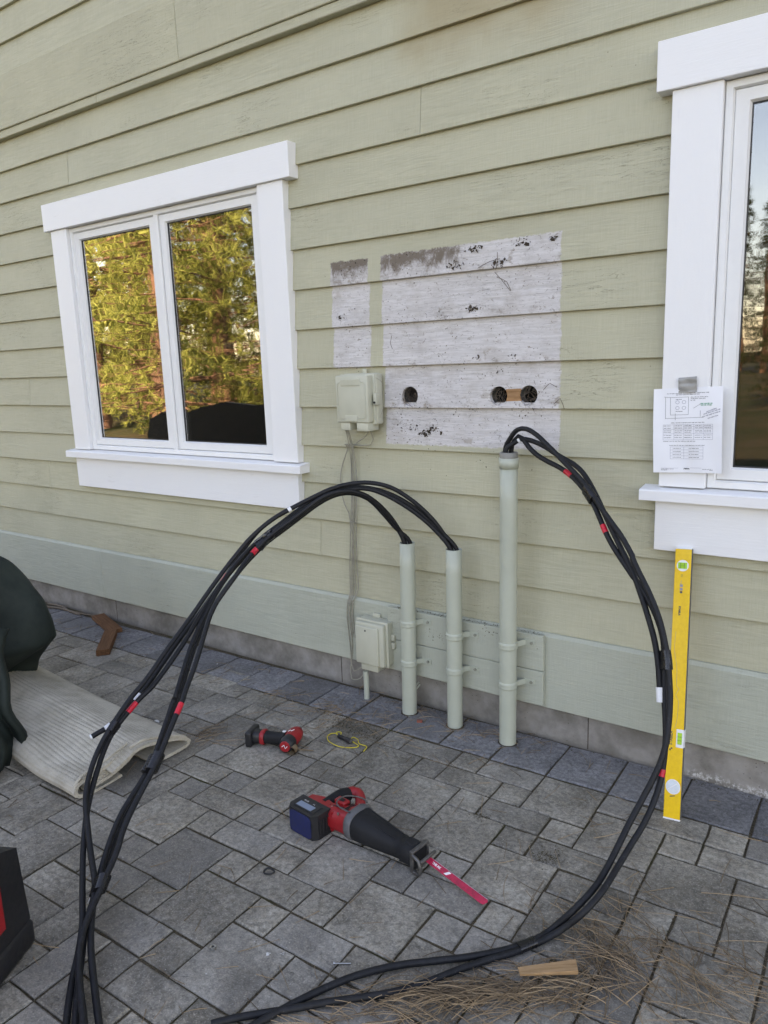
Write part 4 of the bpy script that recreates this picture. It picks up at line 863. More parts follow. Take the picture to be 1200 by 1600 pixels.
for a, b in ((300, 185), (390, 185), (300, 260), (390, 260)):
    for s in range(8): t0, t1 = s*.785, (s+1)*.785; ln(U(a+40+26*math.cos(t0)), Vv(b+22*math.sin(t0)), U(a+40+26*math.cos(t1)), Vv(b+22*math.sin(t1)), .0012)
words(U(315), U(405), Vv(148)); words(U(315), U(405), Vv(305)); words(U(520), U(760), Vv(125)); words(U(520), U(720), Vv(145)); words(U(520), U(580), Vv(165))
words(U(660), U(820), Vv(212), .004, 'green'); words(U(660), U(810), Vv(232), .004, 'green')
words(U(740), U(880), Vv(320), .004, 'ink2', .35); words(U(700), U(930), Vv(350), .004, 'ink2', .3); words(U(680), U(930), Vv(385), .004, 'ink2', .3); words(U(760), U(900), Vv(405), .004, 'ink2', .3)
words(U(250), U(710), Vv(455))
for zz in (480, 540, 600, 680): ln(U(140), Vv(zz), U(830), Vv(zz))
ln(U(425), Vv(508), U(830), Vv(508))
for xx in (140, 290, 425, 570, 700, 830): ln(U(xx), Vv(480), U(xx), Vv(680))
for zz in (495, 525, 560, 580, 620, 650):
    for xx in (150, 300, 440, 585, 710): words(U(xx), U(xx+100), Vv(zz), .002)
words(U(140), U(600), Vv(700)); words(U(230), U(720), Vv(755))
for zz in (775, 815, 855, 895, 935): ln(U(240), Vv(zz), U(700), Vv(zz))
for xx in (240, 430, 700): ln(U(xx), Vv(775), U(xx), Vv(935))
for zz in (795, 835, 875, 915): words(U(275), U(390), Vv(zz), .002); words(U(500), U(640), Vv(zz), .002)
ln(U(110), Vv(1060), U(350), Vv(1060)); words(U(110), U(290), Vv(1072), .0018); words(U(110), U(190), Vv(1085), .0018); words(U(690), U(830), Vv(1070), .0018); words(U(790), U(830), Vv(1085), .0018)
ln(U(520), Vv(1055), U(680), Vv(1055))
for k, mm in ink.items(): tag(mm.build('print', MT[k], pap), None, None, None, 'stuff')
lg = Matrix.Translation((U(455), bulge(U(455), Vv(1068))-.0006, Vv(1068))) @ Matrix.Rotation(R(90), 4, 'X')
text_mesh('GENERAC', .0062, MT['ink'], lg, pap, 'logo_print', .35, .0003)
m = MB(); n = 8
m.add([(-.029+.058*(i/n), -.0085+.0022*math.sin(j*2.2)+.0012*math.sin(i*.9+j), .124+.050*(j/6)+.002*i/n) for j in range(7) for i in range(n+1)], [(j*(n+1)+i, j*(n+1)+i+1, (j+1)*(n+1)+i+1, (j+1)*(n+1)+i) for j in range(6) for i in range(n)], 0, True)
m.build('tape_strip', MT['ducttape'], pap)

# ================================================================ RECIPROCATING SAW lying on its side
saw = empty('reciprocating_saw', (-1.390, -.925, 0), R(-6.5)); tag(saw, 'red and black cordless reciprocating saw with red blade lying on the pavers', 'power saw')
def oval(x, y, z, ry, rz, n=20, p=2.6):
    out = []
    for k in range(n):
        a = 2*math.pi*k/n; c, s = math.cos(a), math.sin(a)
        out.append(Vector((x, y+ry*math.copysign(abs(c)**(2/p), c), z+rz*math.copysign(abs(s)**(2/p), s))))
    return out
m = MB(); m.rings([oval(*q) for q in ((-.004, -.004, .052, .054, .044), (.0, -.004, .050, .055, .047), (.05, -.004, .047, .051, .043), (.10, -.002, .044, .045, .038), (.15, .0, .041, .038, .033), (.185, .001, .040, .035, .031), (.188, .001, .040, .039, .035), (.225, .001, .040, .038, .034), (.240, .001, .040, .034, .030))])
bt = m.build('boot', MT['rubber'], saw)
for sy in (-1, 1):
    m = MB(); m.tube([(.02, sy*.026, .0895), (.09, sy*.022, .081), (.16, sy*.016, .0725)], .0022, 6); m.build('boot_rib', MT['rubber'], bt)
m = MB(); m.box(.192, .226, -.012, .016, .070, .0765, .002); m.build('boot_latch', MT['rubber'], bt)
m = MB(); m.rings([oval(*q) for q in ((-.030, -.004, .052, .056, .046), (-.026, -.004, .052, .060, .050), (-.004, -.004, .052, .060, .050), (.0, -.004, .052, .057, .048))]); m.build('collar', MT['grey'], saw)
m = MB(); m.rings([oval(*q) for q in ((-.118, -.030, .050, .030, .034), (-.112, -.030, .050, .036, .040), (-.085, -.022, .048, .038, .038), (-.055, -.010, .050, .048, .042), (-.028, -.004, .052, .055, .047))]); m.build('motor_housing', MT['red'], saw)
# D handle: red upper bow, black grip, red foot above the battery
m = MB(); m.tube([(-.045, .030, .052), (-.070, .062, .052), (-.098, .094, .056), (-.122, .106, .060), (-.140, .098, .062), (-.146, .082, .062)], lambda t: .021-.003*math.sin(t*3.1), 12, .01); m.build('handle_bow', MT['red'], saw)
m = MB(); m.tube([(-.144, .084, .060), (-.150, .050, .064), (-.154, .015, .066), (-.156, -.020, .062)], lambda t: .0225+.0025*math.sin(t*6.2), 14, .008); gp = m.build('grip', MT['rubber'], saw)
m = MB(); m.box(-.128, -.112, .030, .064, .040, .060, .004, seg=2); m.build('trigger', MT['dark'], saw)
m = MB(); m.prism([(-.215, -.045), (-.215, -.020), (-.172, -.004), (-.120, -.012), (-.085, .005), (-.085, -.058), (-.110, -.050)], .014, .082, 'xy'); m.build('battery_foot', MT['red'], saw)
m = MB(); m.box(-.118, -.070, -.010, .018, .084, .0975, .004, seg=2); m.build('badge_plate', MT['red'], saw)
m = MB(); m.box(-.104, -.082, -.004, .010, .0972, .0985); m.build('badge', MT['dark'], saw)
m = MB(); m.tube([(-.020, -.035, .100), (-.060, -.040, .104), (-.088, -.028, .106), (-.094, .004, .106), (-.080, .030, .104), (-.040, .046, .103), (-.014, .042, .100)], .0026, 8); m.build('hanging_hook', MT['gunmetal'], saw)
for k in range(4):
    m = MB(); m.box(-.052+k*.0065, -.0490+k*.0065, -.030, .012, .0935-.0006*k, .0965, .0005); m.build('vent_slot', MT['dark'], saw)
for x, y in ((-.105, -.034), (-.040, .030), (-.060, -.050)):
    m = MB(); m.cyl((x, y, .082), (x, y, .0885), .0035, 8); m.build('case_screw', MT['steel'], saw)
m = MB(); m.tube([(-.118, -.030, .088), (-.095, -.026, .0885), (-.06, -.020, .0925)], .0015, 5); m.build('case_seam', MT['dark'], saw)
bat = MB(); bat.prism([(-.232, -.104), (-.218, -.122), (-.112, -.122), (-.098, -.104), (-.098, -.046), (-.232, -.046)], .002, .088, 'xy'); bo = bat.build('battery', MT['dark'], saw)
m = MB(); m.prism([(-.216, .014), (-.204, .004), (-.126, .004), (-.114, .014), (-.114, .072), (-.126, .082), (-.204, .082), (-.216, .072)], -.1245, -.1215, 'xz'); m.build('battery_base', MT['blue'], bo)
m = MB(); m.box(-.214, -.120, -.108, -.060, .088, .0905, .002); lb = m.build('battery_label', MT['dark'], bo)
MT['lbl'] = plain('label_blue_grey', (.20, .26, .34), .4)
m = MB(); m.box(-.206, -.135, -.102, -.078, .0905, .0911); m.build('label_print', MT['lbl'], lb)
for k in range(4):
    m = MB(); m.box(-.098, -.0945, -.100+k*.013, -.093+k*.013, .018, .070, .001); m.build('grip_rib', MT['dark'], bo)
T_ = Matrix.Rotation(R(90), 4, 'Z')
text_mesh('M18', .011, MT['whitetape'], Matrix.Translation((-.190, -.069, .0910)), lb); text_mesh('XC', .008, MT['whitetape'], Matrix.Translation((-.152, -.069, .0910)), lb)
# shoe and blade
m = MB()
for x0, x1, y0, y1, z0, z1 in ((.236, .244, -.038, -.030, .004, .070), (.236, .244, .034, .042, .004, .070), (.236, .244, -.038, .042, .066, .074), (.236, .244, -.038, .042, .002, .008)): m.box(x0-.004, x1+.002, y0, y1, z0, z1, .003, seg=2)
m.build('shoe_bracket', MT['gunmetal'], saw)
m = MB(); m.tube([(.244, -.036, .062), (.268, -.040, .058), (.276, -.039, .036), (.268, -.038, .010), (.246, -.036, .006)], .0055, 8); m.build('shoe', MT['gunmetal'], saw)
m = MB(); m.tube([(.274, -.038, .052), (.276, .000, .054), (.274, .034, .052)], .0055, 8); m.build('shoe', MT['gunmetal'], saw)
BM4 = Matrix.Translation((.262, .006, .040)) @ Matrix.Rotation(R(-6.5), 4, 'Z') @ Matrix.Rotation(R(4.5), 4, 'Y') @ Matrix.Rotation(R(34), 4, 'X')
out = [(0, -.0095), (.225, -.0105)]+[(.235, -.0085), (.242, .003), (.238, .0098)]
nteeth = 44
for k in range(nteeth, 0, -1): out += [(.005+k*.0052, .0085), (.005+k*.0052-.0026, .0108)]
out += [(0, .0085)]
m = MB(); m.prism(out, -.0007, .0007, 'xy', mat=BM4); bl = m.build('blade', MT['blade'], saw)
m = MB(); m.box(.008, .238, .0092, .0102, -.0009, .0009, mat=BM4); m.build('tooth_edge', MT['steel'], bl)
text_mesh('THE AX', .0095, MT['whitetape'], BM4 @ Matrix.Translation((.044, .0, .0009)) , bl, bold=.0004)
m = MB(); m.prism([(.078, -.006), (.088, -.006), (.100, .007), (.090, .007)], .0008, .0011, 'xy', mat=BM4); m.build('blade_mark', MT['whitetape'], bl)

# ================================================================ SMALL CORDLESS DRIVER lying on its side
dr = empty('impact_driver', (-2.085, -.640, 0), R(19)); tag(dr, 'small red and black cordless driver lying near the utility box stub pipe', 'power tool')
m = MB(); m.box(-.088, -.060, -.044, .046, .001, .066, .007, seg=2); b0 = m.build('battery', MT['dark'], dr)
for k in range(3):
    m = MB(); m.box(-.0895, -.087, -.030+k*.022, -.016+k*.022, .010, .056, .001); m.build('battery_rib', MT['dark'], b0)
m = MB(); m.rings([oval(*q) for q in ((-.064, 0, .034, .030, .027), (-.035, .0, .034, .028, .026), (-.030, 0, .034, .024, .023))]); m.build('battery_neck', MT['dark'], dr)
m = MB(); m.rings([oval(*q) for q in ((-.031, 0, .034, .029, .028), (-.027, 0, .034, .031, .030), (-.017, 0, .034, .031, .030), (-.013, 0, .034, .029, .028))]); m.build('red_ring', MT['red'], dr)
m = MB(); m.rings([oval(*q) for q in ((-.014, 0, .034, .025, .025), (.02, .001, .034, .022, .023), (.05, .0, .035, .023, .024), (.075, -.002, .036, .028, .027))]); m.build('grip', MT['rubber'], dr)
def ovy(y, x, z, rx, rz, n=20): return [Vector((x+rx*math.cos(2*math.pi*k/n), y, z+rz*math.sin(2*math.pi*k/n))) for k in range(n)]
m = MB(); m.rings([ovy(*q) for q in ((-.062, .098, .036, .018, .019), (-.058, .098, .036, .028, .029), (-.030, .098, .036, .031, .031), (-.012, .098, .036, .031, .031))]); m.build('rear_cap', MT['dark'], dr)
m = MB(); m.rings([ovy(*q) for q in ((-.0645, .098, .036, .020, .021), (-.0620, .098, .036, .022, .023), (-.060, .098, .036, .022, .023))]); rc = m.build('cap_badge', MT['red'], dr)
m = MB(); m.tube([(.086, -.0650, .036), (.096, -.0652, .044), (.101, -.0652, .030), (.110, -.0650, .040)], .0018, 6); m.build('maker_mark', MT['whitetape'], rc)
m = MB(); m.rings([ovy(*q) for q in ((-.014, .098, .036, .031, .031), (.020, .098, .037, .033, .033), (.045, .099, .037, .031, .031), (.066, .100, .037, .024, .024), (.072, .100, .037, .018, .018))]); mh = m.build('motor_head', MT['red'], dr)
m = MB(); m.tube([(.088, .0, .0705), (.094, .012, .0712), (.098, .004, .0710), (.106, .020, .0695)], .0016, 6); m.build('maker_mark', MT['whitetape'], mh)
m = MB(); m.rings([ovy(*q) for q in ((.068, .100, .037, .020, .020), (.078, .100, .037, .017, .017), (.086, .100, .037, .010, .010))]); m.build('chuck', MT['dark'], dr)
m = MB(); m.box(.060, .074, .018, .034, .028, .044, .004, seg=2); m.build('trigger', MT['red'], dr)
m = MB(); m.box(.060, .074, .004, .014, .060, .066, .001); m.build('mode_light', MT['whitetape'], dr)
# drill bit cup beside it
hc = empty('hole_cutter', (-1.955, -.640, 0), R(20)); tag(hc, 'tan roll of tape scrap lying against the small cordless driver', 'scrap')
m = MB(); m.tube([Vector((.019*math.cos(a)*(1-.03*k), .010*math.sin(a*.3), .019+.019*math.sin(a)*(1-.03*k))) for k, a in enumerate([i*.6 for i in range(22)])], .0016, 5, .004)
cup = MB(); n = 20; prof = [(.019, -.018), (.020, .0), (.017, .016)]
cup.rings([[Vector((q*math.cos(2*math.pi*k/n), y, .019+q*.95*math.sin(2*math.pi*k/n))) for k in range(n)] for q, y in prof]+[[Vector((q*.86*math.cos(2*math.pi*k/n), y, .019+q*.82*math.sin(2*math.pi*k/n))) for k in range(n)] for q, y in reversed(prof)], False)
cup.build('sleeve', MT['needle'], hc)
cup = MB(); cup.tube([(.012, .014, .012), (.05, .03, .004), (.075, .032, .0025)], .0022, 5); cup.build('tail', MT['needle'], hc)
hc.name = 'tape_scrap'

# ================================================================ FLASHLIGHT AND YELLOW CORD
fl_ = empty('flashlight', (-1.835, -.452, 0), R(-9)); tag(fl_, 'tiny black flashlight on a yellow cord lying on the pavers', 'flashlight')
m = MB(); m.tube([(-.045, 0, .010), (-.005, 0, .010)], .0075, 12, raw=True); m.build('barrel', MT['dark'], fl_)
for x in (-.036, -.026, -.016):
    m = MB(); m.tube([(x-.002, 0, .010), (x+.002, 0, .010)], .0085, 12, raw=True); m.build('grip_ring', MT['dark'], fl_)
m = MB(); m.tube([(-.006, 0, .010), (.004, 0, .011), (.020, 0, .011), (.030, 0, .011)], lambda t: .0085+.0025*min(1, t*2), 14, raw=True); m.build('head', MT['dark'], fl_)
m = MB(); m.tube([(.030, 0, .011), (.0312, 0, .011)], .0085, 14, raw=True); m.build('lens', MT['grey'], fl_)
m = MB(); m.tube([(-.046, 0, .009), (-.070, .012, .008), (-.082, .024, .004), (-.074, .034, .004), (-.056, .028, .008), (-.050, .010, .006), (-.075, .016, .004), (-.092, .000, .003), (-.080, -.030, .003), (-.040, -.050, .003), (.020, -.048, .003), (.064, -.020, .003), (.070, .006, .003), (.020, .016, .003), (.000, .040, .003), (.030, .040, .003), (.060, .020, .003), (.100, .022, .003), (.118, -.012, .003)], .0017, 6, .006); m.build('cord', MT['yellow'], fl_)

# ================================================================ FOLDED BRAIDED RUG
rug = empty('folded_rug', (-2.41, -1.06, 0)); tag(rug, 'folded cream braided rug lying under the dark canvas cover', 'rug')
def profile_pts(P, step=.0024): return [(p.x, p.y) for p in crom([Vector((a, b, 0)) for a, b in P], step)]
rn = random.Random(8)
def rib_sheet(P, x0, x1, th, shape, nx=26, pitch=.0165):
    """a thick ribbed sheet swept along x; ribs are real ridges across the profile"""
    pr = profile_pts(P); s = 0; m = MB(); A = []; Bk = []
    nn = len(pr)
    cum = [0]
    for i in range(1, nn): cum.append(cum[-1]+math.hypot(pr[i][0]-pr[i-1][0], pr[i][1]-pr[i-1][1]))
    rows = []; rows2 = []
    for i in range(nn):
        a, b = pr[max(i-1, 0)], pr[min(i+1, nn-1)]; L_ = math.hypot(b[0]-a[0], b[1]-a[1]) or 1; ny_, nz_ = -(b[1]-a[1])/L_, (b[0]-a[0])/L_
        r_ = abs(math.sin(math.pi*cum[i]/pitch))**.45*.0046
        rows.append((pr[i][0]+ny_*(th/2+r_), pr[i][1]+nz_*(th/2+r_))); rows2.append((pr[i][0]-ny_*(th/2+r_*.6), pr[i][1]-nz_*(th/2+r_*.6)))
    loop = rows+rows2[::-1]; n = len(loop); rings = []
    for k in range(nx+1):
        t = k/nx; rings.append([Vector(shape(x0+(x1-x0)*t, y, z, t)) for y, z in loop])
    m.rings(rings, True, 0, True, True); return m
def sh1(x, y, z, t):
    w = .010*math.sin(t*7+y*9)+.006*math.sin(t*19+y*21)
    return (x-.02*math.sin(y*5)+.35*(y+.2)*t*0, y+.05*t+w*.3, max(.003, z*.82*(1+.35*math.sin(t*2.4))+w*(.2+z*3)))
P1 = [(-.060, .012), (-.110, .010), (-.18, .012), (-.235, .020), (-.262, .045), (-.250, .078), (-.205, .092), (-.14, .098), (-.075, .112), (-.040, .122), (-.012, .112), (-.004, .090), (-.022, .070), (-.06, .058), (-.12, .046), (-.18, .040)]
rib_sheet(P1, .01, -1.25, .010, sh1).build('lower_fold', MT['rug'], rug)
for dz, y1 in ((.012, -.045), (.026, -.03), (.040, -.022)):
    rib_sheet([(-.225, .030+dz*.7), (-.16, .036+dz), (-.09, .044+dz*1.1), (y1, .052+dz*1.15)], .004, -.30, .006, sh1, 6).build('inner_layer', MT['rug'], rug)
def sh2(x, y, z, t):
    w = .012*math.sin(t*5+y*7+1)
    return (x+.04*(1-t)+.05*(y-.0)*0, y+.06*t, max(.003, z*.80*(1+.9*t)+w*.5))
P2 = [(-.13, .075), (-.075, .098), (-.025, .120), (.020, .122), (.070, .108), (.13, .090), (.19, .066), (.225, .040), (.222, .020), (.19, .012), (.12, .010), (.05, .010)]
rib_sheet(P2, .02, -1.25, .010, sh2).build('upper_fold', MT['rug'], rug)
bd = MB(); bd.tube([(.018, -.255, .030), (.020, -.262, .060), (.022, -.225, .092), (.020, -.14, .103), (.02, -.07, .118), (.022, -.03, .130)], .0062, 8, .008); bd.build('border_braid', MT['rug'], rug)
bd = MB(); bd.tube([(.052, -.040, .124), (.058, -.005, .131), (.062, .03, .129), (.060, .12, .098), (.058, .20, .064), (.05, .226, .036)], .0062, 8, .008); bd.build('border_braid', MT['rug'], rug)

# ================================================================ CANVAS COVER over patio furniture
cov = empty('canvas_cover', (-3.58, -1.48, 0)); tag(cov, 'dark green canvas cover draped over furniture at the left edge', 'cover')
m = MB(); n = 120; rings = []
lev0 = [(.02, .30, .58), (.10, .31, .58), (.20, .38, .62), (.27, .49, .68), (.33, .575, .73), (.42, .56, .72), (.52, .52, .70), (.62, .46, .66), (.72, .38, .60), (.80, .27, .50), (.85, .12, .30), (.86, .02, .05)]
lev_ = []
for i in range(len(lev0)-1):
    for t in (0, .33, .66): lev_.append(tuple(a+(b-a)*t for a, b in zip(lev0[i], lev0[i+1])))
lev_.append(lev0[-1])
def crease(a, z): return -.05*abs(math.sin(a*11+z*3))**2*max(0, 1-z*1.3)-.10*abs(math.sin(a*2.5+z*2.2))**3-.07*abs(math.sin(a*4.5-z*4+1.1))**4-.05*abs(math.sin(a*7.5+z*7))**5
for z, rx, ry in lev_:
    ring = []
    for k in range(n):
        a = 2*math.pi*k/n; c, s = math.cos(a), math.sin(a)
        fold = 1+crease(a, z)*1.5*(1-.75*z)+(.085*math.sin(a*7+z*3)+.055*math.sin(a*13-z*6+1)+.03*math.sin(a*23+z*9))*(1-.8*z)
        px = rx*math.copysign(abs(c)**.75, c)*fold; py = ry*math.copysign(abs(s)**.75, s)*fold
        ring.append(Vector((px, py, z+.03*math.sin(a*3+1)*(.3+z)*.6)))
    rings.append(ring)
m.rings(rings, True); co = m.build('drape', MT['canvas'], cov)
su = co.modifiers.new('s', 'SUBSURF'); su.levels = 1; su.render_levels = 1
for a0 in (-.35, .35):
    pts = []
    for z, rx, ry in lev_[1:-5]:
        a = a0+.1*z; c, s = math.cos(a), math.sin(a); fold = 1+crease(a, z)*1.5*(1-.75*z)+(.085*math.sin(a*7+z*3)+.055*math.sin(a*13-z*6+1)+.03*math.sin(a*23+z*9))*(1-.8*z)
        pts.append(Vector((rx*abs(c)**.75*fold*1.004, ry*math.copysign(abs(s)**.75, s)*fold, z+.03*math.sin(a*3+1)*(.3+z)*.6)))
    q = MB(); q.tube(pts, .0035, 6, .03); q.build('seam', MT['canvas'], cov)
q = MB()
# loose front flap hanging over the rug
F_ = []
FB = [Vector((-2.855, -1.285, .030)), Vector((-2.79, -1.56, .020))]; FT = [Vector((-2.955, -1.195, .52)), Vector((-2.93, -1.52, .66))]
for i in range(25):
    row = []
    for j in range(16):
        u, v = i/24, j/15
        p = FT[0].lerp(FT[1], u).lerp(FB[0].lerp(FB[1], u), v)
        amp = .012+.030*v
        nrm = Vector((.93, -.36, 0))*(amp*math.sin(u*17+v*1.5)+amp*.5*math.sin(u*39-v*2)+.05*math.sin(v*3.1)*(1-u))
        side = Vector((-.2, -.98, 0))*(.03*math.sin(v*5.0)+.012*math.sin(v*13))
        row.append(p+nrm+side-Vector(cov.location)+Vector((0, 0, .012*math.sin(u*21)*v)))
    F_.append(row)
q.rings(F_, False, 0, False, True); fl2 = q.build('front_flap', MT['canvas'], cov); sd = fl2.modifiers.new('t', 'SOLIDIFY'); sd.thickness = .006

# ================================================================ TOOL BAG at the lower left
bag = empty('tool_bag', (-1.894, -1.982, 0), R(-62)); tag(bag, 'black and red tool bag cut by the lower left corner', 'tool bag')
m = MB(); m.box(-.17, .17, -.12, .12, .002, .075, .012, seg=2); m.build('base', MT['dark'], bag)
m = MB(); m.prism([(-.165, .075), (.165, .075), (.150, .20), (.120, .30), (.05, .345), (-.05, .345), (-.15, .30)], -.112, .112, 'xz'); m.build('body', MT['dark'], bag)
for sx in (-1, 1):
    m = MB(); m.prism([(.164, .11), (.172, .11), (.158, .21), (.126, .305), (.118, .30), (.150, .20)], (.085 if sx > 0 else -.08), (.113 if sx > 0 else -.04), 'xz'); m.build('red_panel', MT['red'], bag)
m = MB(); m.prism([(-.06, .13), (.115, .13), (.105, .24), (.03, .31), (-.06, .31)], .112, .118, 'xz'); m.build('red_panel', MT['red'], bag)
for q in (.16, .20, .245):
    m = MB(); m.tube([(.172, .075, q+.01), (.176-(q-.13)*.2, .105, q), (.150, .124, q-.006), (.09, .124, q-.004)], .007, 8, .012); m.build('webbing', MT['rubber'], bag)
for k, (y, z) in enumerate(((.085, .0), (.03, .02), (-.03, .01), (-.085, .02))):
    m = MB(); m.tube([(.166, y, .10), (.168, y, .16), (.158, y, .22+z), (.135, y, .28+z)], .009, 8, .02); m.build('webbing', MT['rubber'], bag)
m = MB(); m.tube([(.172, -.09, .13), (.182, -.04, .14), (.182, .03, .135), (.172, .09, .13)], .007, 8, .02); m.build('webbing', MT['rubber'], bag)
m = MB(); m.prism([(.171, .13), (.178, .13), (.166, .20), (.150, .26), (.142, .26), (.158, .20)], .100, .121, 'xz'); m.build('red_panel', MT['red'], bag)
m = MB(); m.box(.165, .195, .04, .075, .085, .115, .006, seg=2); m.build('buckle', MT['grey'], bag)
m = MB(); m.tube([(-.10, 0, .34), (-.08, 0, .40), (0, 0, .425), (.08, 0, .40), (.10, 0, .33)], .014, 10, .02); m.build('handle', MT['rubber'], bag)

# ================================================================ SCRAPS AND LITTER
def scrap(name, a, b, w, h, mat, label, cat, taper=0):
    a = Vector(a); b = Vector(b); d = b-a; L_ = d.length; o = empty(name, a, math.atan2(d.y, d.x)) if False else None
    m = MB(); bm_ = .0015
    m.prism([(0, -w/2), (L_, -w/2*(1-taper)), (L_*.99, w/2*(1-taper)), (.004, w/2)], .0, h, 'xy')
    if taper: m.v = [(x, y, z*(1-.6*x/L_)) for x, y, z in m.v]
    ob = m.build(name, mat); ob.location = a; ob.rotation_euler = (0, 0, math.atan2(d.y, d.x)); return tag(ob, label, cat)
scrap('wood_scrap', (-4.15, -.035, .004), (-3.80, -.150, .004), .075, .024, MT['brown'], 'brown board offcut touching the foundation at left', 'wood scrap')
scrap('wood_scrap', (-3.80, -.185, .004), (-3.56, -.405, .004), .070, .032, MT['brown'], 'brown board offcut pointing from its twin toward the rug', 'wood scrap')
scrap('wood_shim', (-.595, -1.088, .022), (-.712, -1.178, .010), .036, .012, MT['tan'], 'tan wood shim resting on the pine needles at lower right', 'wood shim', .35)
m = MB(); m.tube([(.0, 0, .004), (.016, .006, .004), (.022, .018, .005), (.012, .026, .004), (-.006, .022, .006), (-.010, .008, .004)], .0028, 8, .004, closed=True); rg_ = m.build('rubber_ring', MT['rubberband']); rg_.location = (-1.533, -1.235, 0); tag(rg_, 'small black rubber ring lying on a paver left of the saw', 'ring')
m = MB(); n = 6; c6 = [(.0085*math.cos(2*math.pi*k/6), .0085*math.sin(2*math.pi*k/6)) for k in range(6)]; i6 = [(.0042*math.cos(2*math.pi*k/6), .0042*math.sin(2*math.pi*k/6)) for k in range(6)]
m.rings([[Vector((x, y, 0)) for x, y in c6], [Vector((x, y, .007)) for x, y in c6], [Vector((x, y, .007)) for x, y in i6], [Vector((x, y, 0)) for x, y in i6]], False, 0, True, False); nt = m.build('hex_nut', MT['steel']); nt.location = (-1.437, -1.530, .001); tag(nt, 'small steel nut lying on a large paver near the bottom', 'nut')
m = MB(); m.tube([(0, 0, .004), (.034, .022, .004)], .0022, 8, raw=True); m.tube([(-.004, -.0026, .0045), (.0, .0, .0045)], .0046, 10, raw=True); scw = m.build('loose_screw', MT['steel']); scw.location = (-1.128, -1.392, 0); tag(scw, 'loose grey screw on a paver above the lying cable loop', 'screw')
m = MB(); m.box(-.012, .012, -.009, .009, 0, .008, .001); bk = m.build('brick_chip', plain('brick_chip_red', (.28, .08, .05), .9)); bk.location = (-1.668, -.150, .0); bk.rotation_euler = (0, 0, .5); tag(bk, 'tiny red brick chip between the two short conduits', 'chip')
rl = random.Random(31)
m = MB(); m.add([(-.018, 0, .002), (-.006, .007, .004), (.010, .005, .003), (.020, -.001, .001), (.004, -.006, .003)], [(0, 4, 3, 2, 1)]); m.add([(-.018, 0, .001), (-.006, .007, .002), (.010, .005, .002), (.020, -.001, .0), (.004, -.006, .002)], [(1, 2, 3, 4, 0)]); lf = m.build('dry_leaf', MT['chip']); lf.location = (-2.659, -.754, .002); tag(lf, 'single pale dry leaf on the pavers beside the rug', 'leaf')

def needle(m, p, ang, L_, lift, bend, r=.0012):
    d = Vector((math.cos(ang), math.sin(ang), 0)); s = Vector((-d.y, d.x, 0)); pts = []
    for t in (0, .35, .7, 1): pts.append(Vector(p)+d*L_*t+s*bend*L_*(t*t)+Vector((0, 0, lift*math.sin(t*3.0)*(.5+.5*t))))
    m.tube(pts, lambda t: r*(1-.5*t), 3, raw=True, smooth=False, cap=False)
nd = MB()
def scatter(cx, cy, sx, sy, n, ang, sa, L0, L1, z=.012, rot=0):
    for _ in range(n):
        u, v = rl.gauss(0, sx), rl.gauss(0, sy); x = cx+u*math.cos(rot)-v*math.sin(rot); y = cy+u*math.sin(rot)+v*math.cos(rot)
        L_ = rl.uniform(L0, L1); a = rl.gauss(ang, sa)+(math.pi if rl.random() < .5 else 0)
        needle(nd, (x-math.cos(a)*L_/2, y-math.sin(a)*L_/2, .0015+rl.random()*z), a, L_, rl.random()*z, rl.gauss(0, .12))
# the swept heap under the cable loop at lower right, in the picture's lower right corner
scatter(-.76, -1.27, .13, .024, 260, .62, .42, .07, .16, .018, .62)
scatter(-.56, -.98, .09, .04, 130, -.35, .7, .06, .14, .016, -.4)
scatter(-.40, -.92, .13, .035, 110, -.45, .7, .06, .14, .012, -.5)
scatter(-.62, -1.12, .09, .05, 80, .8, .8, .07, .15, .014, .4)
scatter(-.25, -.86, .10, .04, 60, -.4, .8, .06, .13, .010, -.4)
scatter(-.95, -1.48, .14, .04, 70, .6, .5, .06, .13, .010, .62)
scatter(-1.1, -1.1, .7, .45, 95, .4, 1.6, .05, .12, .003)
scatter(-.6, -.8, .4, .25, 70, .3, 1.6, .06, .14, .003)
scatter(-1.95, -.30, .30, .09, 150, .2, .9, .04, .11, .006)
scatter(-1.45, -.09, .35, .05, 90, .1, 1.0, .04, .10, .008)
scatter(-2.35, -.72, .06, .05, 34, .9, .6, .06, .13, .012)
scatter(-2.5, -.2, .8, .10, 70, 0, 1.5, .03, .08, .003)
scatter(-3.9, -.25, .5, .15, 60, 0, 1.5, .03, .08, .003)
scatter(-1.8, -1.5, .5, .3, 40, .5, 1.6, .03, .07, .002)
tag(nd.build('pine_needles', MT['needle']), 'dry brown pine needles strewn over the pavers', 'pine needles', None, 'stuff')
# twigs against the foundation at far left
for k, (a, b) in enumerate((((-4.75, -.10, .006), (-4.20, -.03, .010)), ((-4.70, -.04, .012), (-4.30, -.06, .006)))):
    m = MB(); A, B_ = Vector(a), Vector(b); m.tube([A, A.lerp(B_, .4)+Vector((0, .012, .006)), A.lerp(B_, .7)+Vector((0, -.008, .004)), B_], lambda t: .009-.004*t, 7, .03); o = m.build('stick', MT['twig'])
    tag(o, ('longer grey stick lying along the foundation beside the canvas cover', 'shorter grey stick lying over the longer one beside the canvas cover')[k], 'stick')
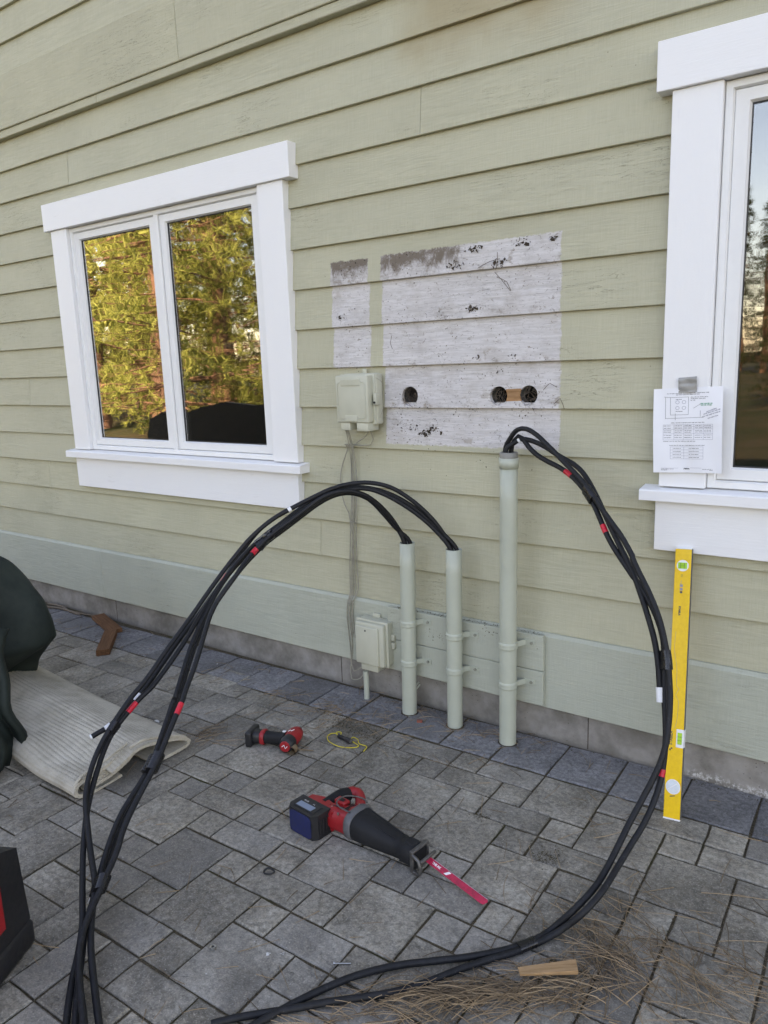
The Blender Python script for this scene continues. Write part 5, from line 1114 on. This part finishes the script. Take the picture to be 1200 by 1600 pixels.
# duff and crumbs in the joints and by the wall
du = MB()
def duff(cx, cy, sx, sy, n, s0, s1, tgt=du):
    for _ in range(n):
        x, y = rl.gauss(cx, sx), rl.gauss(cy, sy)
        if y > -.012: y = -.012-rl.random()*.02
        s = rl.uniform(s0, s1); a = [Vector((rl.gauss(0, 1), rl.gauss(0, 1), rl.gauss(0, .5))).normalized()*s*rl.uniform(.6, 1.3) for _ in range(4)]
        c = Vector((x, y, .001+s*.3)); tgt.add([c+q for q in a], [(0, 1, 2), (0, 2, 3), (0, 3, 1), (1, 3, 2)])
duff(-1.95, -.33, .10, .035, 420, .0012, .004); duff(-1.82, -.36, .07, .02, 260, .0012, .004); duff(-1.12, -.62, .02, .012, 160, .0012, .0035); duff(-.845, -.695, .022, .022, 260, .0012, .0035)
for i in range(150): duff(rl.uniform(-4.5, -.1), -.02, .02, .012, 4, .0012, .004)
for i in range(70): duff(rl.uniform(-2.2, -1.0), rl.uniform(-.22, -.06), .03, .03, 5, .001, .003)
for i in range(60):
    i_, j_ = rl.randrange(-12, 10), rl.randrange(-4, 10); c = GM @ np.array([i_+0., j_+rl.random()])+GT; duff(c[0], c[1], .004, .02, 10, .001, .0028)
# tufts of moss and soil along some joints
for i in range(150):
    i_, j_ = rl.randrange(-12, 11), rl.randrange(-5, 10)
    u = rl.random()
    for t in range(7):
        if i % 2: c = GM @ np.array([i_+0., j_+u+rl.uniform(-.3, .3)])+GT
        else: c = GM @ np.array([i_+u+rl.uniform(-.3, .3), j_+0.])+GT
        s_ = rl.uniform(.001, .003); q4 = [Vector((rl.gauss(0, 1), rl.gauss(0, 1), rl.gauss(0, .5))).normalized()*s_ for _ in range(4)]
        c3 = Vector((c[0]+rl.gauss(0, .002), c[1]+rl.gauss(0, .002), -.002)); du.add([c3+q for q in q4], [(0, 1, 2), (0, 2, 3), (0, 3, 1), (1, 3, 2)])
tag(du.build('joint_duff', MT['moss']), 'brown duff and moss crumbs in the paver joints', 'duff', None, 'stuff')
ch = MB()
for _ in range(90): duff(rl.uniform(-2.6, -.3), rl.uniform(-1.8, -.2), .01, .01, 1, .0012, .0032, ch)
for _ in range(40): duff(rl.uniform(-4.2, -2.8), rl.uniform(-.7, -.1), .01, .01, 1, .0015, .005, ch)
for c in ((-1.30, -1.46), (-1.27, -1.44), (-.62, -1.38), (-.70, -.95)): duff(c[0], c[1], .003, .003, 3, .003, .006, ch)
tag(ch.build('pale_debris', MT['chip']), 'pale chips of caulk and grit scattered over the pavers', 'debris', None, 'stuff')
# weathered crumbs on the ledge above the backing boards
lg_ = MB()
for _ in range(260):
    x = rl.uniform(-1.85, -1.16); s = rl.uniform(.0012, .004); a = [Vector((rl.gauss(0, 1), rl.gauss(0, 1), rl.gauss(0, .6))).normalized()*s for _ in range(4)]
    c = Vector((x, rl.uniform(-.046, -.020), .4535+s*.4)); lg_.add([c+q for q in a], [(0, 1, 2), (0, 2, 3), (0, 3, 1), (1, 3, 2)])
for _ in range(60):
    x, zz = rl.choice(((-1.62, .36), (-1.66, .37), (-1.40, .43), (-1.37, .425), (-1.58, .34))); s = rl.uniform(.001, .004); a = [Vector((rl.gauss(0, 1), rl.gauss(0, .4), rl.gauss(0, 1))).normalized()*s for _ in range(4)]
    c = Vector((x+rl.gauss(0, .02), -.0475, zz+rl.gauss(0, .012))); lg_.add([c+q for q in a], [(0, 1, 2), (0, 2, 3), (0, 3, 1), (1, 3, 2)])
tag(lg_.build('ledge_crumbs', MT['crumb'], house), None, None, None, 'stuff')

# ================================================================ PATIO CHAIR and TREES behind the camera (seen in the panes)
ch_ = empty('patio_sofa', (-6.05, -2.60, 0), R(159)); tag(ch_, 'dark woven patio sofa mirrored low in the left window', 'sofa')
m = MB(); m.box(-.80, .80, -.36, .34, .16, .45, .03, seg=2); m.build('seat', MT['wicker'], ch_)
m = MB(); m.prism([(-.85, .38), (.85, .38), (.86, .80), (.80, 1.00), (.66, 1.08), (.40, 1.06), (.16, 1.12), (-.10, 1.17), (-.42, 1.12), (-.62, 1.15), (-.78, 1.04), (-.87, .84)], .28, .40, 'xz'); m.build('backrest', MT['wicker'], ch_)
for s in (-1, 1):
    m = MB(); m.box(s*.85-.06, s*.85+.06, -.36, .36, .16, .72, .03, seg=2); m.build('armrest', MT['wicker'], ch_)
    for y in (-.32, .32):
        m = MB(); m.tube([(s*.75, y, 0), (s*.75, y, .18)], .025, 10, raw=True); m.build('leg', MT['wicker'], ch_)

def tree_meshes(seed, H, base, rad, mat, lv, br, cl_, blades, bl, lean=0):
    g = np.random.default_rng(seed); tr = MB()
    tr.tube([(0, 0, -.3), (lean*.3*H*.1, 0, H*.3), (lean*.1*H*.5, 0, H*.6), (lean*.1*H, 0, H)], lambda t: .02*H*(1-t)+.02, 9, .8)
    V = []
    for l in range(lv):
        t = (l+g.random()*.8)/lv; z = H*(base+(1-base)*t); R_ = rad*(1-t)**.75*(.65+.5*g.random())+.12
        for b in range(br):
            a = g.uniform(0, 2*np.pi); LL_ = R_*g.uniform(.55, 1.1); dz = g.uniform(-.25, .15)*LL_; cx = lean*.1*H*t
            d = np.array([np.cos(a), np.sin(a), 0])
            tr.tube([(cx, 0, z), (cx+d[0]*LL_*.9, d[1]*LL_*.9, z+dz*.9)], lambda q: .018*(1-q)+.004, 4, raw=True, smooth=False, cap=False)
            for c in range(cl_):
                u = (.25+.75*(c+g.random())/cl_); p = np.array([cx+d[0]*LL_*u, d[1]*LL_*u, z+dz*u])+g.normal(0, .06, 3)*rad*.5
                dirs = g.normal(0, 1, (blades, 3))+np.array([d[0], d[1], .35])*.8; dirs /= np.linalg.norm(dirs, axis=1)[:, None]
                sd_ = np.cross(dirs, g.normal(0, 1, (blades, 3))); sd_ /= np.linalg.norm(sd_, axis=1)[:, None]+1e-6
                ln_ = bl*g.uniform(.6, 1.3, blades)[:, None]; w = ln_*.10
                V.append(np.stack([p-sd_*w*.5, p+sd_*w*.5, p+dirs*ln_], 1))
    V = np.concatenate(V); n = len(V); me = bpy.data.meshes.new('crown'); me.vertices.add(n*3); me.vertices.foreach_set('co', V.reshape(-1))
    me.loops.add(n*3); me.loops.foreach_set('vertex_index', np.arange(n*3, dtype=np.int32)); me.polygons.add(n)
    me.polygons.foreach_set('loop_start', np.arange(0, n*3, 3, dtype=np.int32)); me.polygons.foreach_set('loop_total', np.full(n, 3, dtype=np.int32))
    me.materials.append(mat); me.update(); me.validate()
    t_ = tr.build('trunk', MT['bark']); tm = t_.data; bpy.data.objects.remove(t_); return tm, me
TV = [tree_meshes(1, 13, .06, 3.2, MT['leafy'], 34, 6, 8, 14, .23), tree_meshes(2, 16, .16, 3.4, MT['leafy'], 32, 6, 8, 14, .24, .4), tree_meshes(3, 12, .03, 2.9, MT['leafy'], 36, 6, 8, 14, .21),
      tree_meshes(4, 14, .04, 2.9, MT['leafd'], 30, 6, 5, 8, .42)]
def tree(v, x, y, rz, s, label, grp):
    t = empty('pine_tree' if v < 3 else 'fir_tree', (x, y, -.07), rz); t.scale = (s, s, s); tag(t, label, 'tree', grp)
    for nm, me in zip(('trunk', 'crown'), TV[v]): link(bpy.data.objects.new(nm, me), t)
rt = random.Random(2)
near = [(0, -12.5, -7.5, 1.0), (1, -16.0, -10.0, 1.05), (2, -13.0, -11.0, .9), (0, -19.5, -10.5, 1.1), (2, -17.5, -13.5, 1.0), (1, -21.5, -14.5, 1.1), (0, -24.5, -12.5, 1.0), (2, -26.0, -17.0, 1.2), (1, -20.0, -18.5, 1.15), (0, -30, -20, 1.2), (2, -15, -16, 1.1), (2, -14.6, -9.0, .8), (0, -18.2, -8.6, .9), (2, -22.5, -11.2, .9), (0, -10.5, -9.5, .9)]
for k, (v, x, y, s) in enumerate(near): tree(v, x, y, rt.uniform(0, 6), s, 'sunlit yellow-green pine mirrored in the left window panes', 'sunlit pines mirrored in the left window')
for k in range(24):
    x = -32+k*2.0+rt.uniform(-.8, .8); y = -44-rt.uniform(0, 14); tree(3, x, y, rt.uniform(0, 6), rt.uniform(.72, 1.0), 'dark fir of the distant row mirrored in the right window', 'dark firs mirrored in the right window')
for k in range(13):
    x = -13+k*1.25+rt.uniform(-.4, .4); y = -15-rt.uniform(0, 5); tree(3, x, y, rt.uniform(0, 6), rt.uniform(.28, .36), 'dark young fir before the distant row mirrored in the right window', 'dark young firs mirrored in the right window')
for k in range(9):
    x = -18-k*2.6+rt.uniform(-.8, .8); y = -24-rt.uniform(0, 6)+k*.9; tree(3, x, y, rt.uniform(0, 6), rt.uniform(1.1, 1.35), 'tall dark fir standing behind the sunlit pines in the left window reflection', 'tall firs behind the sunlit pines')
